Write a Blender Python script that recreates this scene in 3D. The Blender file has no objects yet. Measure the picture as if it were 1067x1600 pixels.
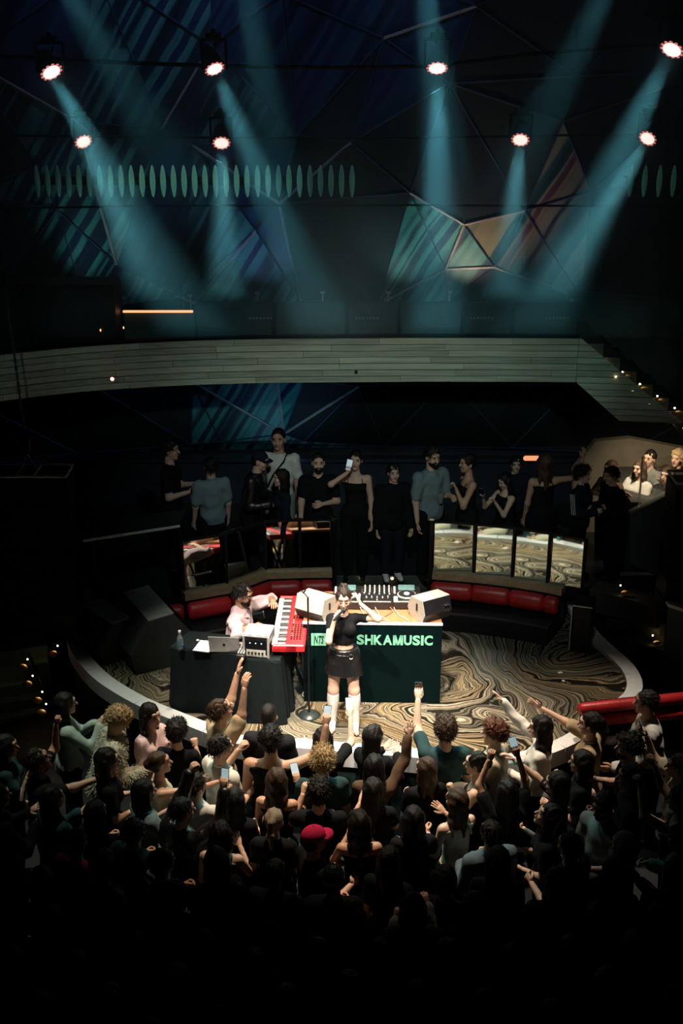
import bpy, bmesh, math, random
import numpy as np
from mathutils import Vector, Matrix
random.seed(7)
rng = np.random.default_rng(11)
SC = bpy.context.scene
COL = SC.collection
R = math.radians

# ------------------------------------------------------------ camera
CAM = Vector((0, -11.5, 7.05)); PITCH = R(22); FPX = 2000.0
cd = bpy.data.cameras.new('camera'); cam = bpy.data.objects.new('camera', cd); COL.objects.link(cam)
cam.location = CAM; cam.rotation_euler = (R(90) - PITCH, 0, 0)
cd.sensor_fit = 'VERTICAL'; cd.sensor_height = 36; cd.lens = FPX / 1600 * 36
cd.clip_start = .1; cd.clip_end = 200
SC.camera = cam
# ------------------------------------------------------------ world, exposure
w = bpy.data.worlds.new('world'); SC.world = w; w.use_nodes = True
w.node_tree.nodes['Background'].inputs[0].default_value = (.0004, .0011, .0048, 1)
w.node_tree.nodes['Background'].inputs[1].default_value = 0.8
vs = SC.view_settings
vs.view_transform = 'Standard'; vs.look = 'None'; vs.exposure = 0; vs.gamma = 1; vs.use_curve_mapping = False
cy = SC.cycles
cy.use_denoising = True
cy.max_bounces = 5; cy.diffuse_bounces = 2; cy.glossy_bounces = 3; cy.transmission_bounces = 4; cy.volume_bounces = 0
cy.transparent_max_bounces = 6
cy.caustics_reflective = False; cy.caustics_refractive = False
cy.sample_clamp_indirect = 2.0
cy.adaptive_threshold = .02
cy.volume_step_rate = 1.0; cy.volume_max_steps = 64

# ------------------------------------------------------------ large lamps (stage key spots plus added unseen fills)
def spot(name, loc, target, power, col, angle, blend=.6, radius=.08, parent=None):
    d = bpy.data.lights.new(name, 'SPOT'); d.energy = power; d.color = col
    d.spot_size = R(angle); d.spot_blend = blend; d.shadow_soft_size = radius
    o = bpy.data.objects.new(name, d); COL.objects.link(o)
    o.location = loc
    o.rotation_euler = (Vector(target) - Vector(loc)).to_track_quat('-Z', 'Y').to_euler()
    if parent: o.parent = parent
    return o
# warm white profile spots hung above and in front of the stage, aimed at the singer, then added crowd fills
spot('key_spot', (-1.3, -5.0, 8.6), (.05, .25, .6), 6200, (1, .84, .68), 17, .8, .12)
spot('key_spot', (1.6, -4.4, 8.6), (.35, .45, .4), 5000, (1, .86, .72), 17, .9, .12)
spot('stage_top_spot', (.4, -1.6, 8.4), (.30, .25, .2), 3600, (1, .92, .80), 28, 1, .12)
spot('left_table_spot', (-2.6, -2.6, 8.4), (-1.0, .75, .7), 2600, (1, .90, .80), 18, 1, .12)
spot('audience_fill_spot', (-.2, .4, 8.6), (.15, -.75, .2), 6200, (1, .74, .52), 36, 1, .15)  # added fill brightening the front rows
spot('left_fill_spot', (-3.2, .4, 8.6), (-2.2, -.55, .3), 1600, (.95, 1, .80), 28, 1, .15)  # added fill for the crowd at left
spot('right_fill_spot', (3.0, .4, 8.6), (2.55, -.25, .2), 2100, (1, .84, .66), 25, 1, .15)  # added fill for the crowd and red rolls at right
# added narrow spots ahead of the camera brightening the balcony front, and a terrace fill
for x_, p_ in ((-3.9, 240), (-2.6, 400), (-1.3, 620), (0, 780), (1.3, 820), (2.5, 640), (3.4, 220)):
    spot('balcony_fill', (x_ * .8, -9.5, 7.7), (x_, 2.9, 3.05), p_, (.46, 1, .84), 8, 1, .1)
spot('terrace_fill', (.4, -5.0, 7.7), (.4, 3.2, 1.2), 820, (.82, 1, .95), 38, 1, .25)  # added fill brightening the terrace guests
# added coloured fills, low and unseen, brightening the rear wall from below
for x_, p_, c_ in ((-3.4, 40, (.30, .75, .85)), (-1.3, 45, (.22, .50, 1)), (.75, 46, (.40, .95, .95)), (1.75, 95, (.85, .85, .70)), (3.0, 26, (.3, .6, 1))):
    spot('wall_low_fill', (x_, 5.35, 3.06), (x_ + .15, 6.2, 4.3), p_, c_, 80, 1, .1)
# added dim blue fills, out of view, brightening the top of the rear wall
for x_, p_ in ((-3.2, 60), (-1.5, 75), (.6, 55), (2.6, 30)):
    spot('wall_top_fill', (x_, 5.25, 8.7), (x_, 6.25, 5.9), p_, (.25, .50, 1), 75, 1, .1)
spot('under_balcony_fill', (-.9, 4.7, .9), (-.75, 6.2, 1.8), 16, (.25, .65, 1), 80, 1, .1)  # added fill for the wall under the balcony

# ------------------------------------------------------------ pixel helpers (same camera, used to find where things stand)
def ray(px, py):
    a = (px - 533.5) / FPX; b = (800 - py) / FPX
    return Vector((a, math.cos(PITCH) + b * math.sin(PITCH), -math.sin(PITCH) + b * math.cos(PITCH)))
def UZ(px, py, z):
    d = ray(px, py); return CAM + d * ((z - CAM.z) / d.z)
def UY(px, py, y):
    d = ray(px, py); return CAM + d * ((y - CAM.y) / d.y)

# ------------------------------------------------------------ materials
MATS = {}
def M(name, col, rough=.6, metal=0., var=.18, scale=14., bump=.06, emit=0., ecol=None, spec=.5, coat=0., alpha=1., trans=0., sheen=0.):
    if name in MATS: return MATS[name]
    m = bpy.data.materials.new(name); m.use_nodes = True
    nt = m.node_tree; b = nt.nodes['Principled BSDF']
    b.inputs['Roughness'].default_value = rough; b.inputs['Metallic'].default_value = metal
    b.inputs['Specular IOR Level'].default_value = spec
    b.inputs['Coat Weight'].default_value = coat
    b.inputs['Alpha'].default_value = alpha; b.inputs['Transmission Weight'].default_value = trans
    b.inputs['Sheen Weight'].default_value = sheen
    tc = nt.nodes.new('ShaderNodeTexCoord')
    n = nt.nodes.new('ShaderNodeTexNoise'); n.inputs['Scale'].default_value = scale; n.inputs['Detail'].default_value = 5
    nt.links.new(tc.outputs['Object'], n.inputs['Vector'])
    cr = nt.nodes.new('ShaderNodeValToRGB')
    c0 = [max(0, c * (1 - var)) for c in col]; c1 = [min(1, c * (1 + var)) for c in col]
    cr.color_ramp.elements[0].position = .3; cr.color_ramp.elements[1].position = .7
    cr.color_ramp.elements[0].color = (*c0, 1); cr.color_ramp.elements[1].color = (*c1, 1)
    nt.links.new(n.outputs['Fac'], cr.inputs['Fac']); nt.links.new(cr.outputs['Color'], b.inputs['Base Color'])
    if bump:
        n2 = nt.nodes.new('ShaderNodeTexNoise'); n2.inputs['Scale'].default_value = scale * 4; n2.inputs['Detail'].default_value = 3
        nt.links.new(tc.outputs['Object'], n2.inputs['Vector'])
        bp = nt.nodes.new('ShaderNodeBump'); bp.inputs['Strength'].default_value = bump; bp.inputs['Distance'].default_value = .02
        nt.links.new(n2.outputs['Fac'], bp.inputs['Height']); nt.links.new(bp.outputs['Normal'], b.inputs['Normal'])
    if emit:
        b.inputs['Emission Color'].default_value = (*(ecol or col), 1); b.inputs['Emission Strength'].default_value = emit
    MATS[name] = m
    return m

def ramp_stops(cr, stops):
    e = cr.color_ramp.elements
    while len(e) > 1: e.remove(e[-1])
    e[0].position = stops[0][0]; e[0].color = (*stops[0][1], 1)
    for p, c in stops[1:]:
        x = e.new(p); x.color = (*c, 1)

def marble_mat():
    m = bpy.data.materials.new('swirled_marble'); m.use_nodes = True
    nt = m.node_tree; b = nt.nodes['Principled BSDF']; N = nt.nodes.new; L = nt.links.new
    tc = N('ShaderNodeTexCoord')
    mp = N('ShaderNodeMapping'); mp.inputs['Rotation'].default_value = (0, 0, R(-24)); mp.inputs['Scale'].default_value = (.75, 1.0, 1)
    L(tc.outputs['Object'], mp.inputs['Vector'])
    def warp(vec, scale, amt, detail):
        n = N('ShaderNodeTexNoise'); n.inputs['Scale'].default_value = scale; n.inputs['Detail'].default_value = detail
        n.inputs['Roughness'].default_value = .45
        L(vec, n.inputs['Vector'])
        s = N('ShaderNodeVectorMath'); s.operation = 'SUBTRACT'; s.inputs[1].default_value = (.5, .5, .5); L(n.outputs['Color'], s.inputs[0])
        k = N('ShaderNodeVectorMath'); k.operation = 'SCALE'; k.inputs['Scale'].default_value = amt; L(s.outputs[0], k.inputs[0])
        a = N('ShaderNodeVectorMath'); a.operation = 'ADD'; L(vec, a.inputs[0]); L(k.outputs[0], a.inputs[1])
        return a.outputs[0]
    v = warp(mp.outputs[0], .95, 2.3, 0)
    v = warp(v, 2.2, .45, 1)
    v = warp(v, 9, .045, 2)
    sx = N('ShaderNodeSeparateXYZ'); L(v, sx.inputs[0])
    # irregular bands: a 1-D noise over the warped coordinate
    n1 = N('ShaderNodeTexNoise'); n1.noise_dimensions = '1D'; n1.inputs['Scale'].default_value = 15; n1.inputs['Detail'].default_value = 3.5
    n1.inputs['Roughness'].default_value = .62
    L(sx.outputs['X'], n1.inputs['W'])
    cr = N('ShaderNodeValToRGB')
    ramp_stops(cr, [(0, (.010, .010, .008)), (.38, (.014, .013, .010)), (.43, (.05, .047, .036)), (.455, (.17, .16, .12)), (.48, (.05, .045, .034)), (.50, (.22, .20, .15)), (.52, (.42, .39, .30)), (.535, (.12, .10, .07)),
                    (.56, (.018, .017, .013)), (.60, (.05, .046, .036)), (.625, (.25, .22, .165)), (.65, (.40, .34, .25)), (.67, (.09, .075, .055)), (.74, (.03, .026, .02)), (1, (.02, .018, .014))])
    L(n1.outputs['Fac'], cr.inputs['Fac'])
    # broad tan veins
    n2 = N('ShaderNodeTexNoise'); n2.noise_dimensions = '1D'; n2.inputs['Scale'].default_value = 2.1; n2.inputs['Detail'].default_value = 1
    L(sx.outputs['X'], n2.inputs['W'])
    cr2 = N('ShaderNodeValToRGB'); ramp_stops(cr2, [(.0, (.75, .80, .72)), (.45, (1, 1, 1)), (.6, (1.0, .84, .64)), (.75, (.9, .95, .85))])
    L(n2.outputs['Fac'], cr2.inputs['Fac'])
    mx = N('ShaderNodeMixRGB'); mx.blend_type = 'MULTIPLY'; mx.inputs[0].default_value = 1
    L(cr.outputs[0], mx.inputs[1]); L(cr2.outputs[0], mx.inputs[2])
    L(mx.outputs[0], b.inputs['Base Color'])
    b.inputs['Roughness'].default_value = .22; b.inputs['Specular IOR Level'].default_value = .4
    MATS['swirled_marble'] = m
    return m

def stripe_mat(name, stops, scale, angle, rough=.45):
    """painted diagonal bands (print on the folded wall panels), wall coordinates x / z"""
    m = bpy.data.materials.new(name); m.use_nodes = True
    nt = m.node_tree; b = nt.nodes['Principled BSDF']; N = nt.nodes.new; L = nt.links.new
    tc = N('ShaderNodeTexCoord'); mp = N('ShaderNodeMapping'); mp.inputs['Rotation'].default_value = (0, R(angle), 0)
    L(tc.outputs['Object'], mp.inputs['Vector'])
    n0 = N('ShaderNodeTexNoise'); n0.inputs['Scale'].default_value = 1.3; L(tc.outputs['Object'], n0.inputs['Vector'])
    sx = N('ShaderNodeSeparateXYZ'); L(mp.outputs[0], sx.inputs[0])
    ma = N('ShaderNodeMath'); ma.operation = 'MULTIPLY_ADD'; ma.inputs[1].default_value = .10; L(n0.outputs['Fac'], ma.inputs[0]); L(sx.outputs['X'], ma.inputs[2])
    n1 = N('ShaderNodeTexNoise'); n1.noise_dimensions = '1D'; n1.inputs['Scale'].default_value = scale; n1.inputs['Detail'].default_value = 2.5
    L(ma.outputs[0], n1.inputs['W'])
    cr = N('ShaderNodeValToRGB'); ramp_stops(cr, stops); L(n1.outputs['Fac'], cr.inputs['Fac'])
    L(cr.outputs[0], b.inputs['Base Color']); b.inputs['Roughness'].default_value = rough
    MATS[name] = m
    return m

def wood_mat(name, col, col2, axis_scale=(1.2, 14, 30), rough=.55):
    m = bpy.data.materials.new(name); m.use_nodes = True
    nt = m.node_tree; b = nt.nodes['Principled BSDF']; N = nt.nodes.new; L = nt.links.new
    tc = N('ShaderNodeTexCoord'); mp = N('ShaderNodeMapping'); mp.inputs['Scale'].default_value = axis_scale
    L(tc.outputs['Object'], mp.inputs['Vector'])
    n = N('ShaderNodeTexNoise'); n.inputs['Scale'].default_value = 1.6; n.inputs['Detail'].default_value = 6; L(mp.outputs[0], n.inputs['Vector'])
    oi = N('ShaderNodeObjectInfo'); ad = N('ShaderNodeMath'); ad.operation = 'MULTIPLY_ADD'; ad.inputs[1].default_value = .34; L(oi.outputs['Random'], ad.inputs[0]); L(n.outputs['Fac'], ad.inputs[2])
    cr = N('ShaderNodeValToRGB'); ramp_stops(cr, [(.3, col), (.95, col2)]); L(ad.outputs[0], cr.inputs['Fac'])
    L(cr.outputs[0], b.inputs['Base Color']); b.inputs['Roughness'].default_value = rough
    bp = N('ShaderNodeBump'); bp.inputs['Strength'].default_value = .12; L(n.outputs['Fac'], bp.inputs['Height']); L(bp.outputs[0], b.inputs['Normal'])
    MATS[name] = m
    return m

BLACK = M('black_paint', (.006, .006, .008), .5, spec=.3)
BLACKM = M('black_matte', (.004, .004, .005), .9, bump=.02, spec=.1)
DARKMETAL = M('dark_metal', (.02, .02, .022), .35, .8)
CHROME = M('chrome', (.6, .6, .6), .18, 1.)
WHITEP = M('white_edge', (.72, .74, .76), .4, var=.06)
GREYP = M('grey_plastic', (.30, .30, .30), .5)
SPKTOP = M('speaker_grey_texture', (.42, .40, .34), .7, scale=60, bump=.25)
DARKFAB = M('black_cloth', (.006, .011, .012), .8, spec=.15)
RED = M('red_leather', (.42, .018, .02), .38, scale=8, bump=.15)
TAN = M('tan_ledge', (.34, .23, .13), .45)
MIRROR = M('mirror_glass', (.62, .72, .68), .03, 1., var=.02, bump=0)
GLASSD = M('tinted_glass', (.5, .6, .58), .05, 0, var=.02, bump=0, trans=1.0, alpha=.16)
CONC = M('dark_green_plaster', (.06, .10, .09), .8, scale=4)
PLASTER = M('warm_plaster', (.16, .14, .10), .8, scale=3)
WARM = M('warm_lamp_glass', (1, .8, .5), .4, emit=14, ecol=(1, .72, .38), bump=0)
SCREEN = M('phone_screen_glow', (.5, .6, .7), .2, emit=.5, ecol=(.55, .75, .8), bump=0)
WHITEPAPER = M('white_paper', (.75, .76, .77), .7, var=.03)
MARBLE = marble_mat()
PLANK = wood_mat('grey_plank', (.16, .18, .145), (.40, .42, .34))
ORANGEWOOD = wood_mat('orange_wood', (.24, .095, .04), (.38, .17, .08), (8, 1.5, 8))

# ------------------------------------------------------------ mesh builder
class MB:
    def __init__(s): s.v = []; s.f = []; s.mi = []; s.cur = 0
    def add(s, vs, fs, m=None):
        o = len(s.v); s.v += [tuple(v) for v in vs]; s.f += [tuple(i + o for i in f) for f in fs]
        s.mi += [s.cur if m is None else m] * len(fs); return s
    def box(s, c, size, rz=0., rx=0., ry=0., m=None, bev=0.):
        x, y, z = (k / 2 for k in size)
        if bev:
            b = min(bev, x * .9, y * .9, z * .9); vs = []
            for (sx, sy, sz) in [(a, b_, c_) for a in (-1, 1) for b_ in (-1, 1) for c_ in (-1, 1)]:
                vs += [(sx * (x - b), sy * (y - b), sz * z), (sx * (x - b), sy * y, sz * (z - b)), (sx * x, sy * (y - b), sz * (z - b))]
            bm = bmesh.new(); [bm.verts.new(v) for v in vs]; bmesh.ops.convex_hull(bm, input=bm.verts)
            bm.verts.index_update(); V = [v.co.copy() for v in bm.verts]; Fs = [tuple(v.index for v in f.verts) for f in bm.faces]; bm.free()
        else:
            V = [Vector((a * x, b_ * y, c_ * z)) for a in (-1, 1) for b_ in (-1, 1) for c_ in (-1, 1)]
            Fs = [(0, 1, 3, 2), (4, 6, 7, 5), (0, 4, 5, 1), (2, 3, 7, 6), (0, 2, 6, 4), (1, 5, 7, 3)]
        mt = Matrix.Rotation(rz, 3, 'Z') @ Matrix.Rotation(ry, 3, 'Y') @ Matrix.Rotation(rx, 3, 'X')
        return s.add([mt @ v + Vector(c) for v in V], Fs, m)
    def cyl(s, a, b, r0, r1=None, n=10, m=None, caps=True):
        a, b = Vector(a), Vector(b); r1 = r0 if r1 is None else r1
        d = (b - a).normalized(); u = d.orthogonal().normalized(); w_ = d.cross(u)
        vs = [p + (u * math.cos(2 * math.pi * i / n) + w_ * math.sin(2 * math.pi * i / n)) * r for p, r in ((a, r0), (b, r1)) for i in range(n)]
        fs = [(i, (i + 1) % n, n + (i + 1) % n, n + i) for i in range(n)]
        if caps: fs += [tuple(range(n - 1, -1, -1)), tuple(range(n, 2 * n))]
        return s.add(vs, fs, m)
    def tube(s, pts, r, n=6, m=None):
        pts = [Vector(p) for p in pts]; rs = r if isinstance(r, (list, tuple)) else [r] * len(pts)
        vs = []; u = None
        for i, p in enumerate(pts):
            d = (pts[min(i + 1, len(pts) - 1)] - pts[max(i - 1, 0)]).normalized()
            u = d.orthogonal().normalized() if u is None else (u - d * u.dot(d)).normalized()
            w_ = d.cross(u)
            vs += [p + (u * math.cos(2 * math.pi * k / n) + w_ * math.sin(2 * math.pi * k / n)) * rs[i] for k in range(n)]
        fs = [(i * n + k, i * n + (k + 1) % n, (i + 1) * n + (k + 1) % n, (i + 1) * n + k) for i in range(len(pts) - 1) for k in range(n)]
        fs += [tuple(range(n - 1, -1, -1)), tuple(range((len(pts) - 1) * n, len(pts) * n))]
        return s.add(vs, fs, m)
    def lathe(s, prof, c=(0, 0, 0), n=16, m=None, mat=None):
        mat = mat or Matrix.Identity(3); c = Vector(c)
        vs = [mat @ Vector((r * math.cos(2 * math.pi * k / n), r * math.sin(2 * math.pi * k / n), z)) + c for r, z in prof for k in range(n)]
        fs = [(i * n + k, i * n + (k + 1) % n, (i + 1) * n + (k + 1) % n, (i + 1) * n + k) for i in range(len(prof) - 1) for k in range(n)]
        fs += [tuple(range(n - 1, -1, -1)), tuple(range((len(prof) - 1) * n, len(prof) * n))]
        return s.add(vs, fs, m)
    def prism(s, poly, z0, z1, m=None):
        n = len(poly)
        vs = [(x, y, z0) for x, y in poly] + [(x, y, z1) for x, y in poly]
        fs = [(i, (i + 1) % n, n + (i + 1) % n, n + i) for i in range(n)] + [tuple(range(n - 1, -1, -1)), tuple(range(n, 2 * n))]
        return s.add(vs, fs, m)
    def extr(s, poly3, vec, m=None):
        n = len(poly3); v = Vector(vec); P = [Vector(p) for p in poly3]
        return s.add(P + [p + v for p in P], [(i, (i + 1) % n, n + (i + 1) % n, n + i) for i in range(n)] + [tuple(range(n - 1, -1, -1)), tuple(range(n, 2 * n))], m)
    def ell(s, c, r, n=10, k=6, m=None, mat=None):
        prof = [(max(1e-4, math.sin(math.pi * i / k)), -math.cos(math.pi * i / k)) for i in range(k + 1)]
        S = Matrix.Diagonal(Vector(r)); mt = (mat or Matrix.Identity(3)) @ S
        return s.lathe(prof, c, n, m, mt)
    def data(s, name, mats, smooth=False):
        me = bpy.data.meshes.new(name); me.from_pydata(s.v, [], s.f)
        mats = mats if isinstance(mats, (list, tuple)) else [mats]
        for m in mats: me.materials.append(m)
        if len(mats) > 1: me.polygons.foreach_set('material_index', s.mi)
        bm = bmesh.new(); bm.from_mesh(me); bmesh.ops.recalc_face_normals(bm, faces=bm.faces); bm.to_mesh(me); bm.free()
        if smooth: me.polygons.foreach_set('use_smooth', [True] * len(me.polygons))
        me.update(); return me
    def build(s, name, mats, parent=None, smooth=False, loc=(0, 0, 0), rz=0):
        return link(name, s.data(name, mats, smooth), parent, loc, rz)

def link(name, data, parent=None, loc=(0, 0, 0), rz=0):
    o = bpy.data.objects.new(name, data); COL.objects.link(o); o.location = loc; o.rotation_euler = (0, 0, rz)
    if parent: o.parent = parent
    return o
def tag(o, label, cat, group=None, kind=None):
    o['label'] = label; o['category'] = cat
    if group: o['group'] = group
    if kind: o['kind'] = kind
    return o
def thing(name, label, cat, loc=(0, 0, 0), rz=0, group=None):
    return tag(link(name, None, None, loc, rz), label, cat, group)
def struct(o): o['kind'] = 'structure'; return o
def copytree(o, parent=None):
    c = o.copy(); COL.objects.link(c); c.parent = parent
    for ch in o.children: copytree(ch, c)
    return c
def text_mesh(body, size, ext=.002, bold=0., shear=0., xs=1.):
    cu = bpy.data.curves.new('t', 'FONT'); cu.body = body; cu.size = size; cu.extrude = ext; cu.offset = bold; cu.shear = shear
    cu.resolution_u = 4; cu.space_character = 1.06
    o = bpy.data.objects.new('t', cu); COL.objects.link(o)
    me = bpy.data.meshes.new_from_object(o.evaluated_get(bpy.context.evaluated_depsgraph_get()))
    bpy.data.objects.remove(o)
    for v in me.vertices: v.co.x *= xs
    return me
# ------------------------------------------------------------ organic meshes: smooth union of tapered limbs, polygonised on a grid
V3 = lambda *a: np.array(a, float)
def nrm(v): v = np.asarray(v, float); return v / (np.linalg.norm(v) + 1e-12)
def cap(a, b, ra, rb, k=.03, flat=None, fac=1.): return ('c', V3(*a), V3(*b), ra, rb, k, flat, fac)
def ell(c, r, Rm=None, k=.03, sub=False): return ('e', V3(*c), V3(*r), np.eye(3) if Rm is None else Rm, k, sub)
def polygonise(prims, res, cuts=(), disp=None):
    lo = np.full(3, 1e9); hi = np.full(3, -1e9)
    for p in prims:
        if p[0] == 'c': pts = np.array([p[1], p[2]]); r = max(p[3], p[4]) * max(1, p[7])
        else:
            if p[5]: continue
            pts = p[1][None]; r = p[2].max()
        lo = np.minimum(lo, pts.min(0) - r); hi = np.maximum(hi, pts.max(0) + r)
    lo -= 2.6 * res; hi += 2.6 * res
    n = np.ceil((hi - lo) / res).astype(int) + 1
    F = np.full(n, .08, np.float32)
    ax = [lo[i] + res * np.arange(n[i]) for i in range(3)]
    for p in prims:
        k = p[5] if p[0] == 'c' else p[4]
        if p[0] == 'c': pts = np.array([p[1], p[2]]); r = max(p[3], p[4]) * max(1, p[7])
        else: pts = p[1][None]; r = p[2].max()
        mg = r + k + 2.2 * res
        i0 = np.maximum(0, ((pts.min(0) - mg - lo) / res).astype(int)); i1 = np.minimum(n, ((pts.max(0) + mg - lo) / res).astype(int) + 2)
        if (i1 <= i0).any(): continue
        X = ax[0][i0[0]:i1[0], None, None]; Y_ = ax[1][None, i0[1]:i1[1], None]; Z_ = ax[2][None, None, i0[2]:i1[2]]
        if p[0] == 'c':
            _, a, b, ra, rb, k, flat, fac = p
            ab = b - a; L2 = ab @ ab + 1e-9
            t = np.clip(((X - a[0]) * ab[0] + (Y_ - a[1]) * ab[1] + (Z_ - a[2]) * ab[2]) / L2, 0, 1)
            dx = X - a[0] - t * ab[0]; dy = Y_ - a[1] - t * ab[1]; dz = Z_ - a[2] - t * ab[2]
            q = dx * dx + dy * dy + dz * dz
            if flat is not None:
                dn = dx * flat[0] + dy * flat[1] + dz * flat[2]
                q = q + dn * dn * (1 / fac ** 2 - 1)
            d = np.sqrt(np.maximum(q, 0)) - (ra + (rb - ra) * t)
            if flat is not None and fac < 1: d = d * (fac * .5 + .5)
        else:
            _, c, r_, Rm, k, sub = p
            P = [X - c[0], Y_ - c[1], Z_ - c[2]]
            q = 0
            for j in range(3):
                l = P[0] * Rm[0, j] + P[1] * Rm[1, j] + P[2] * Rm[2, j]
                q = q + (l / r_[j]) ** 2
            d = (np.sqrt(q) - 1) * r_.min()
        sl = (slice(i0[0], i1[0]), slice(i0[1], i1[1]), slice(i0[2], i1[2]))
        A = F[sl]
        if p[0] == 'e' and p[5]:
            F[sl] = np.maximum(A, -d)
        else:
            h = np.maximum(k - np.abs(A - d), 0) / max(k, 1e-6)
            F[sl] = np.minimum(A, d) - h * h * k * .25
    if disp is not None: F = F + disp(ax[0][:, None, None], ax[1][None, :, None], ax[2][None, None, :]).astype(np.float32)
    for (pt, nn) in cuts:
        F = np.maximum(F, ((ax[0] - pt[0])[:, None, None] * nn[0] + (ax[1] - pt[1])[None, :, None] * nn[1] + (ax[2] - pt[2])[None, None, :] * nn[2]).astype(np.float32))
    return nets(F, lo, res)
def nets(F, lo, res):
    F = F.copy(); F[F == 0] = 1e-6
    for s in (F[0], F[-1], F[:, 0], F[:, -1], F[:, :, 0], F[:, :, -1]): s[...] = np.maximum(s, .01)
    S = F < 0
    c = np.zeros(np.array(F.shape) - 1, np.int8)
    offs = [(i, j, k) for i in (0, 1) for j in (0, 1) for k in (0, 1)]
    nx, ny, nz = c.shape
    for o in offs: c += S[o[0]:o[0] + nx, o[1]:o[1] + ny, o[2]:o[2] + nz]
    act = np.argwhere((c > 0) & (c < 8))
    if len(act) == 0: return np.zeros((0, 3)), np.zeros((0, 4), int)
    vals = np.stack([F[act[:, 0] + o[0], act[:, 1] + o[1], act[:, 2] + o[2]] for o in offs], 1)
    edges = [(0, 1), (2, 3), (4, 5), (6, 7), (0, 2), (1, 3), (4, 6), (5, 7), (0, 4), (1, 5), (2, 6), (3, 7)]
    O = np.array(offs, float); acc = np.zeros((len(act), 3)); cnt = np.zeros(len(act))
    for a, b in edges:
        va, vb = vals[:, a], vals[:, b]; m = (va < 0) != (vb < 0)
        t = np.where(m, va / np.where(m, va - vb, 1), 0)
        acc += m[:, None] * (O[a] + t[:, None] * (O[b] - O[a])); cnt += m
    verts = lo + res * (act + acc / cnt[:, None])
    idx = np.full(c.shape, -1); idx[act[:, 0], act[:, 1], act[:, 2]] = np.arange(len(act))
    fs = []
    for a in range(3):
        sl0 = [slice(1, -1)] * 3; sl1 = [slice(1, -1)] * 3
        sl0[a] = slice(0, -1); sl1[a] = slice(1, None)
        s0, s1 = S[tuple(sl0)], S[tuple(sl1)]
        e = np.argwhere(s0 != s1)
        if len(e) == 0: continue
        flip = s0[e[:, 0], e[:, 1], e[:, 2]]
        b_, c_ = (a + 1) % 3, (a + 2) % 3
        base = e.copy(); base[:, b_] += 1; base[:, c_] += 1
        def cell(db, dc):
            q = base.copy(); q[:, b_] -= db; q[:, c_] -= dc
            return idx[q[:, 0], q[:, 1], q[:, 2]]
        q = np.stack([cell(1, 1), cell(0, 1), cell(0, 0), cell(1, 0)], 1)
        q[~flip] = q[~flip][:, ::-1]
        fs.append(q)
    f = np.concatenate(fs); f = f[(f >= 0).all(1)]
    return verts, f

def np_mesh(name, parts, mats):
    """parts: list of (verts Nx3, faces list, material index)"""
    me = bpy.data.meshes.new(name); V = []; Fl = []; mi = []; o = 0
    for v, f, m in parts:
        V += v.tolist() if hasattr(v, 'tolist') else [tuple(x) for x in v]
        Fl += [[i + o for i in q] for q in (f.tolist() if hasattr(f, 'tolist') else f)]
        mi += [m] * len(f); o = len(V)
    me.from_pydata(V, [], Fl)
    for m in mats: me.materials.append(m)
    me.polygons.foreach_set('material_index', mi); me.polygons.foreach_set('use_smooth', [True] * len(Fl))
    me.update(); return me

SKINS = [M('skin_light', (.62, .40, .30), .5, var=.06, scale=30, bump=.02, spec=.4), M('skin_tan', (.48, .28, .19), .5, var=.06, scale=30, bump=.02, spec=.4), M('skin_brown', (.24, .13, .085), .5, var=.06, scale=30, bump=.02, spec=.4)]
EYEW = M('eye_white', (.34, .31, .29), .3, bump=0); EYED = M('eye_dark', (.02, .015, .012), .2, bump=0); LIP = M('lips', (.36, .13, .11), .4, bump=0)
def hair_mat(name, c0, c1):
    m = bpy.data.materials.new(name); m.use_nodes = True; nt = m.node_tree; b = nt.nodes['Principled BSDF']; N = nt.nodes.new; L = nt.links.new
    tc = N('ShaderNodeTexCoord'); mp = N('ShaderNodeMapping'); mp.inputs['Scale'].default_value = (140, 140, 14); L(tc.outputs['Object'], mp.inputs['Vector'])
    n = N('ShaderNodeTexNoise'); n.inputs['Scale'].default_value = 1; n.inputs['Detail'].default_value = 4; L(mp.outputs[0], n.inputs['Vector'])
    cr = N('ShaderNodeValToRGB'); ramp_stops(cr, [(.32, c0), (.7, c1)]); L(n.outputs['Fac'], cr.inputs['Fac']); L(cr.outputs[0], b.inputs['Base Color'])
    bp = N('ShaderNodeBump'); bp.inputs['Strength'].default_value = .7; bp.inputs['Distance'].default_value = .01; L(n.outputs['Fac'], bp.inputs['Height']); L(bp.outputs[0], b.inputs['Normal'])
    b.inputs['Roughness'].default_value = .48; b.inputs['Specular IOR Level'].default_value = .3
    return m
HAIRS = {'dark': hair_mat('hair_dark_brown', (.006, .004, .003), (.03, .019, .012)), 'black': hair_mat('hair_black', (.003, .0025, .0025), (.010, .008, .007)), 'brown': hair_mat('hair_brown', (.016, .009, .006), (.075, .042, .024)), 'blond': hair_mat('hair_blond', (.22, .14, .06), (.66, .50, .28)), 'red': hair_mat('hair_auburn', (.04, .012, .006), (.17, .06, .025)), 'ash': hair_mat('hair_ash', (.14, .11, .07), (.40, .34, .24))}
def cloth(name, col, rough=.85, **k): return M('cloth_' + name, col, rough, var=.05, scale=24, bump=.12, spec=.12, **k)
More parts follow.
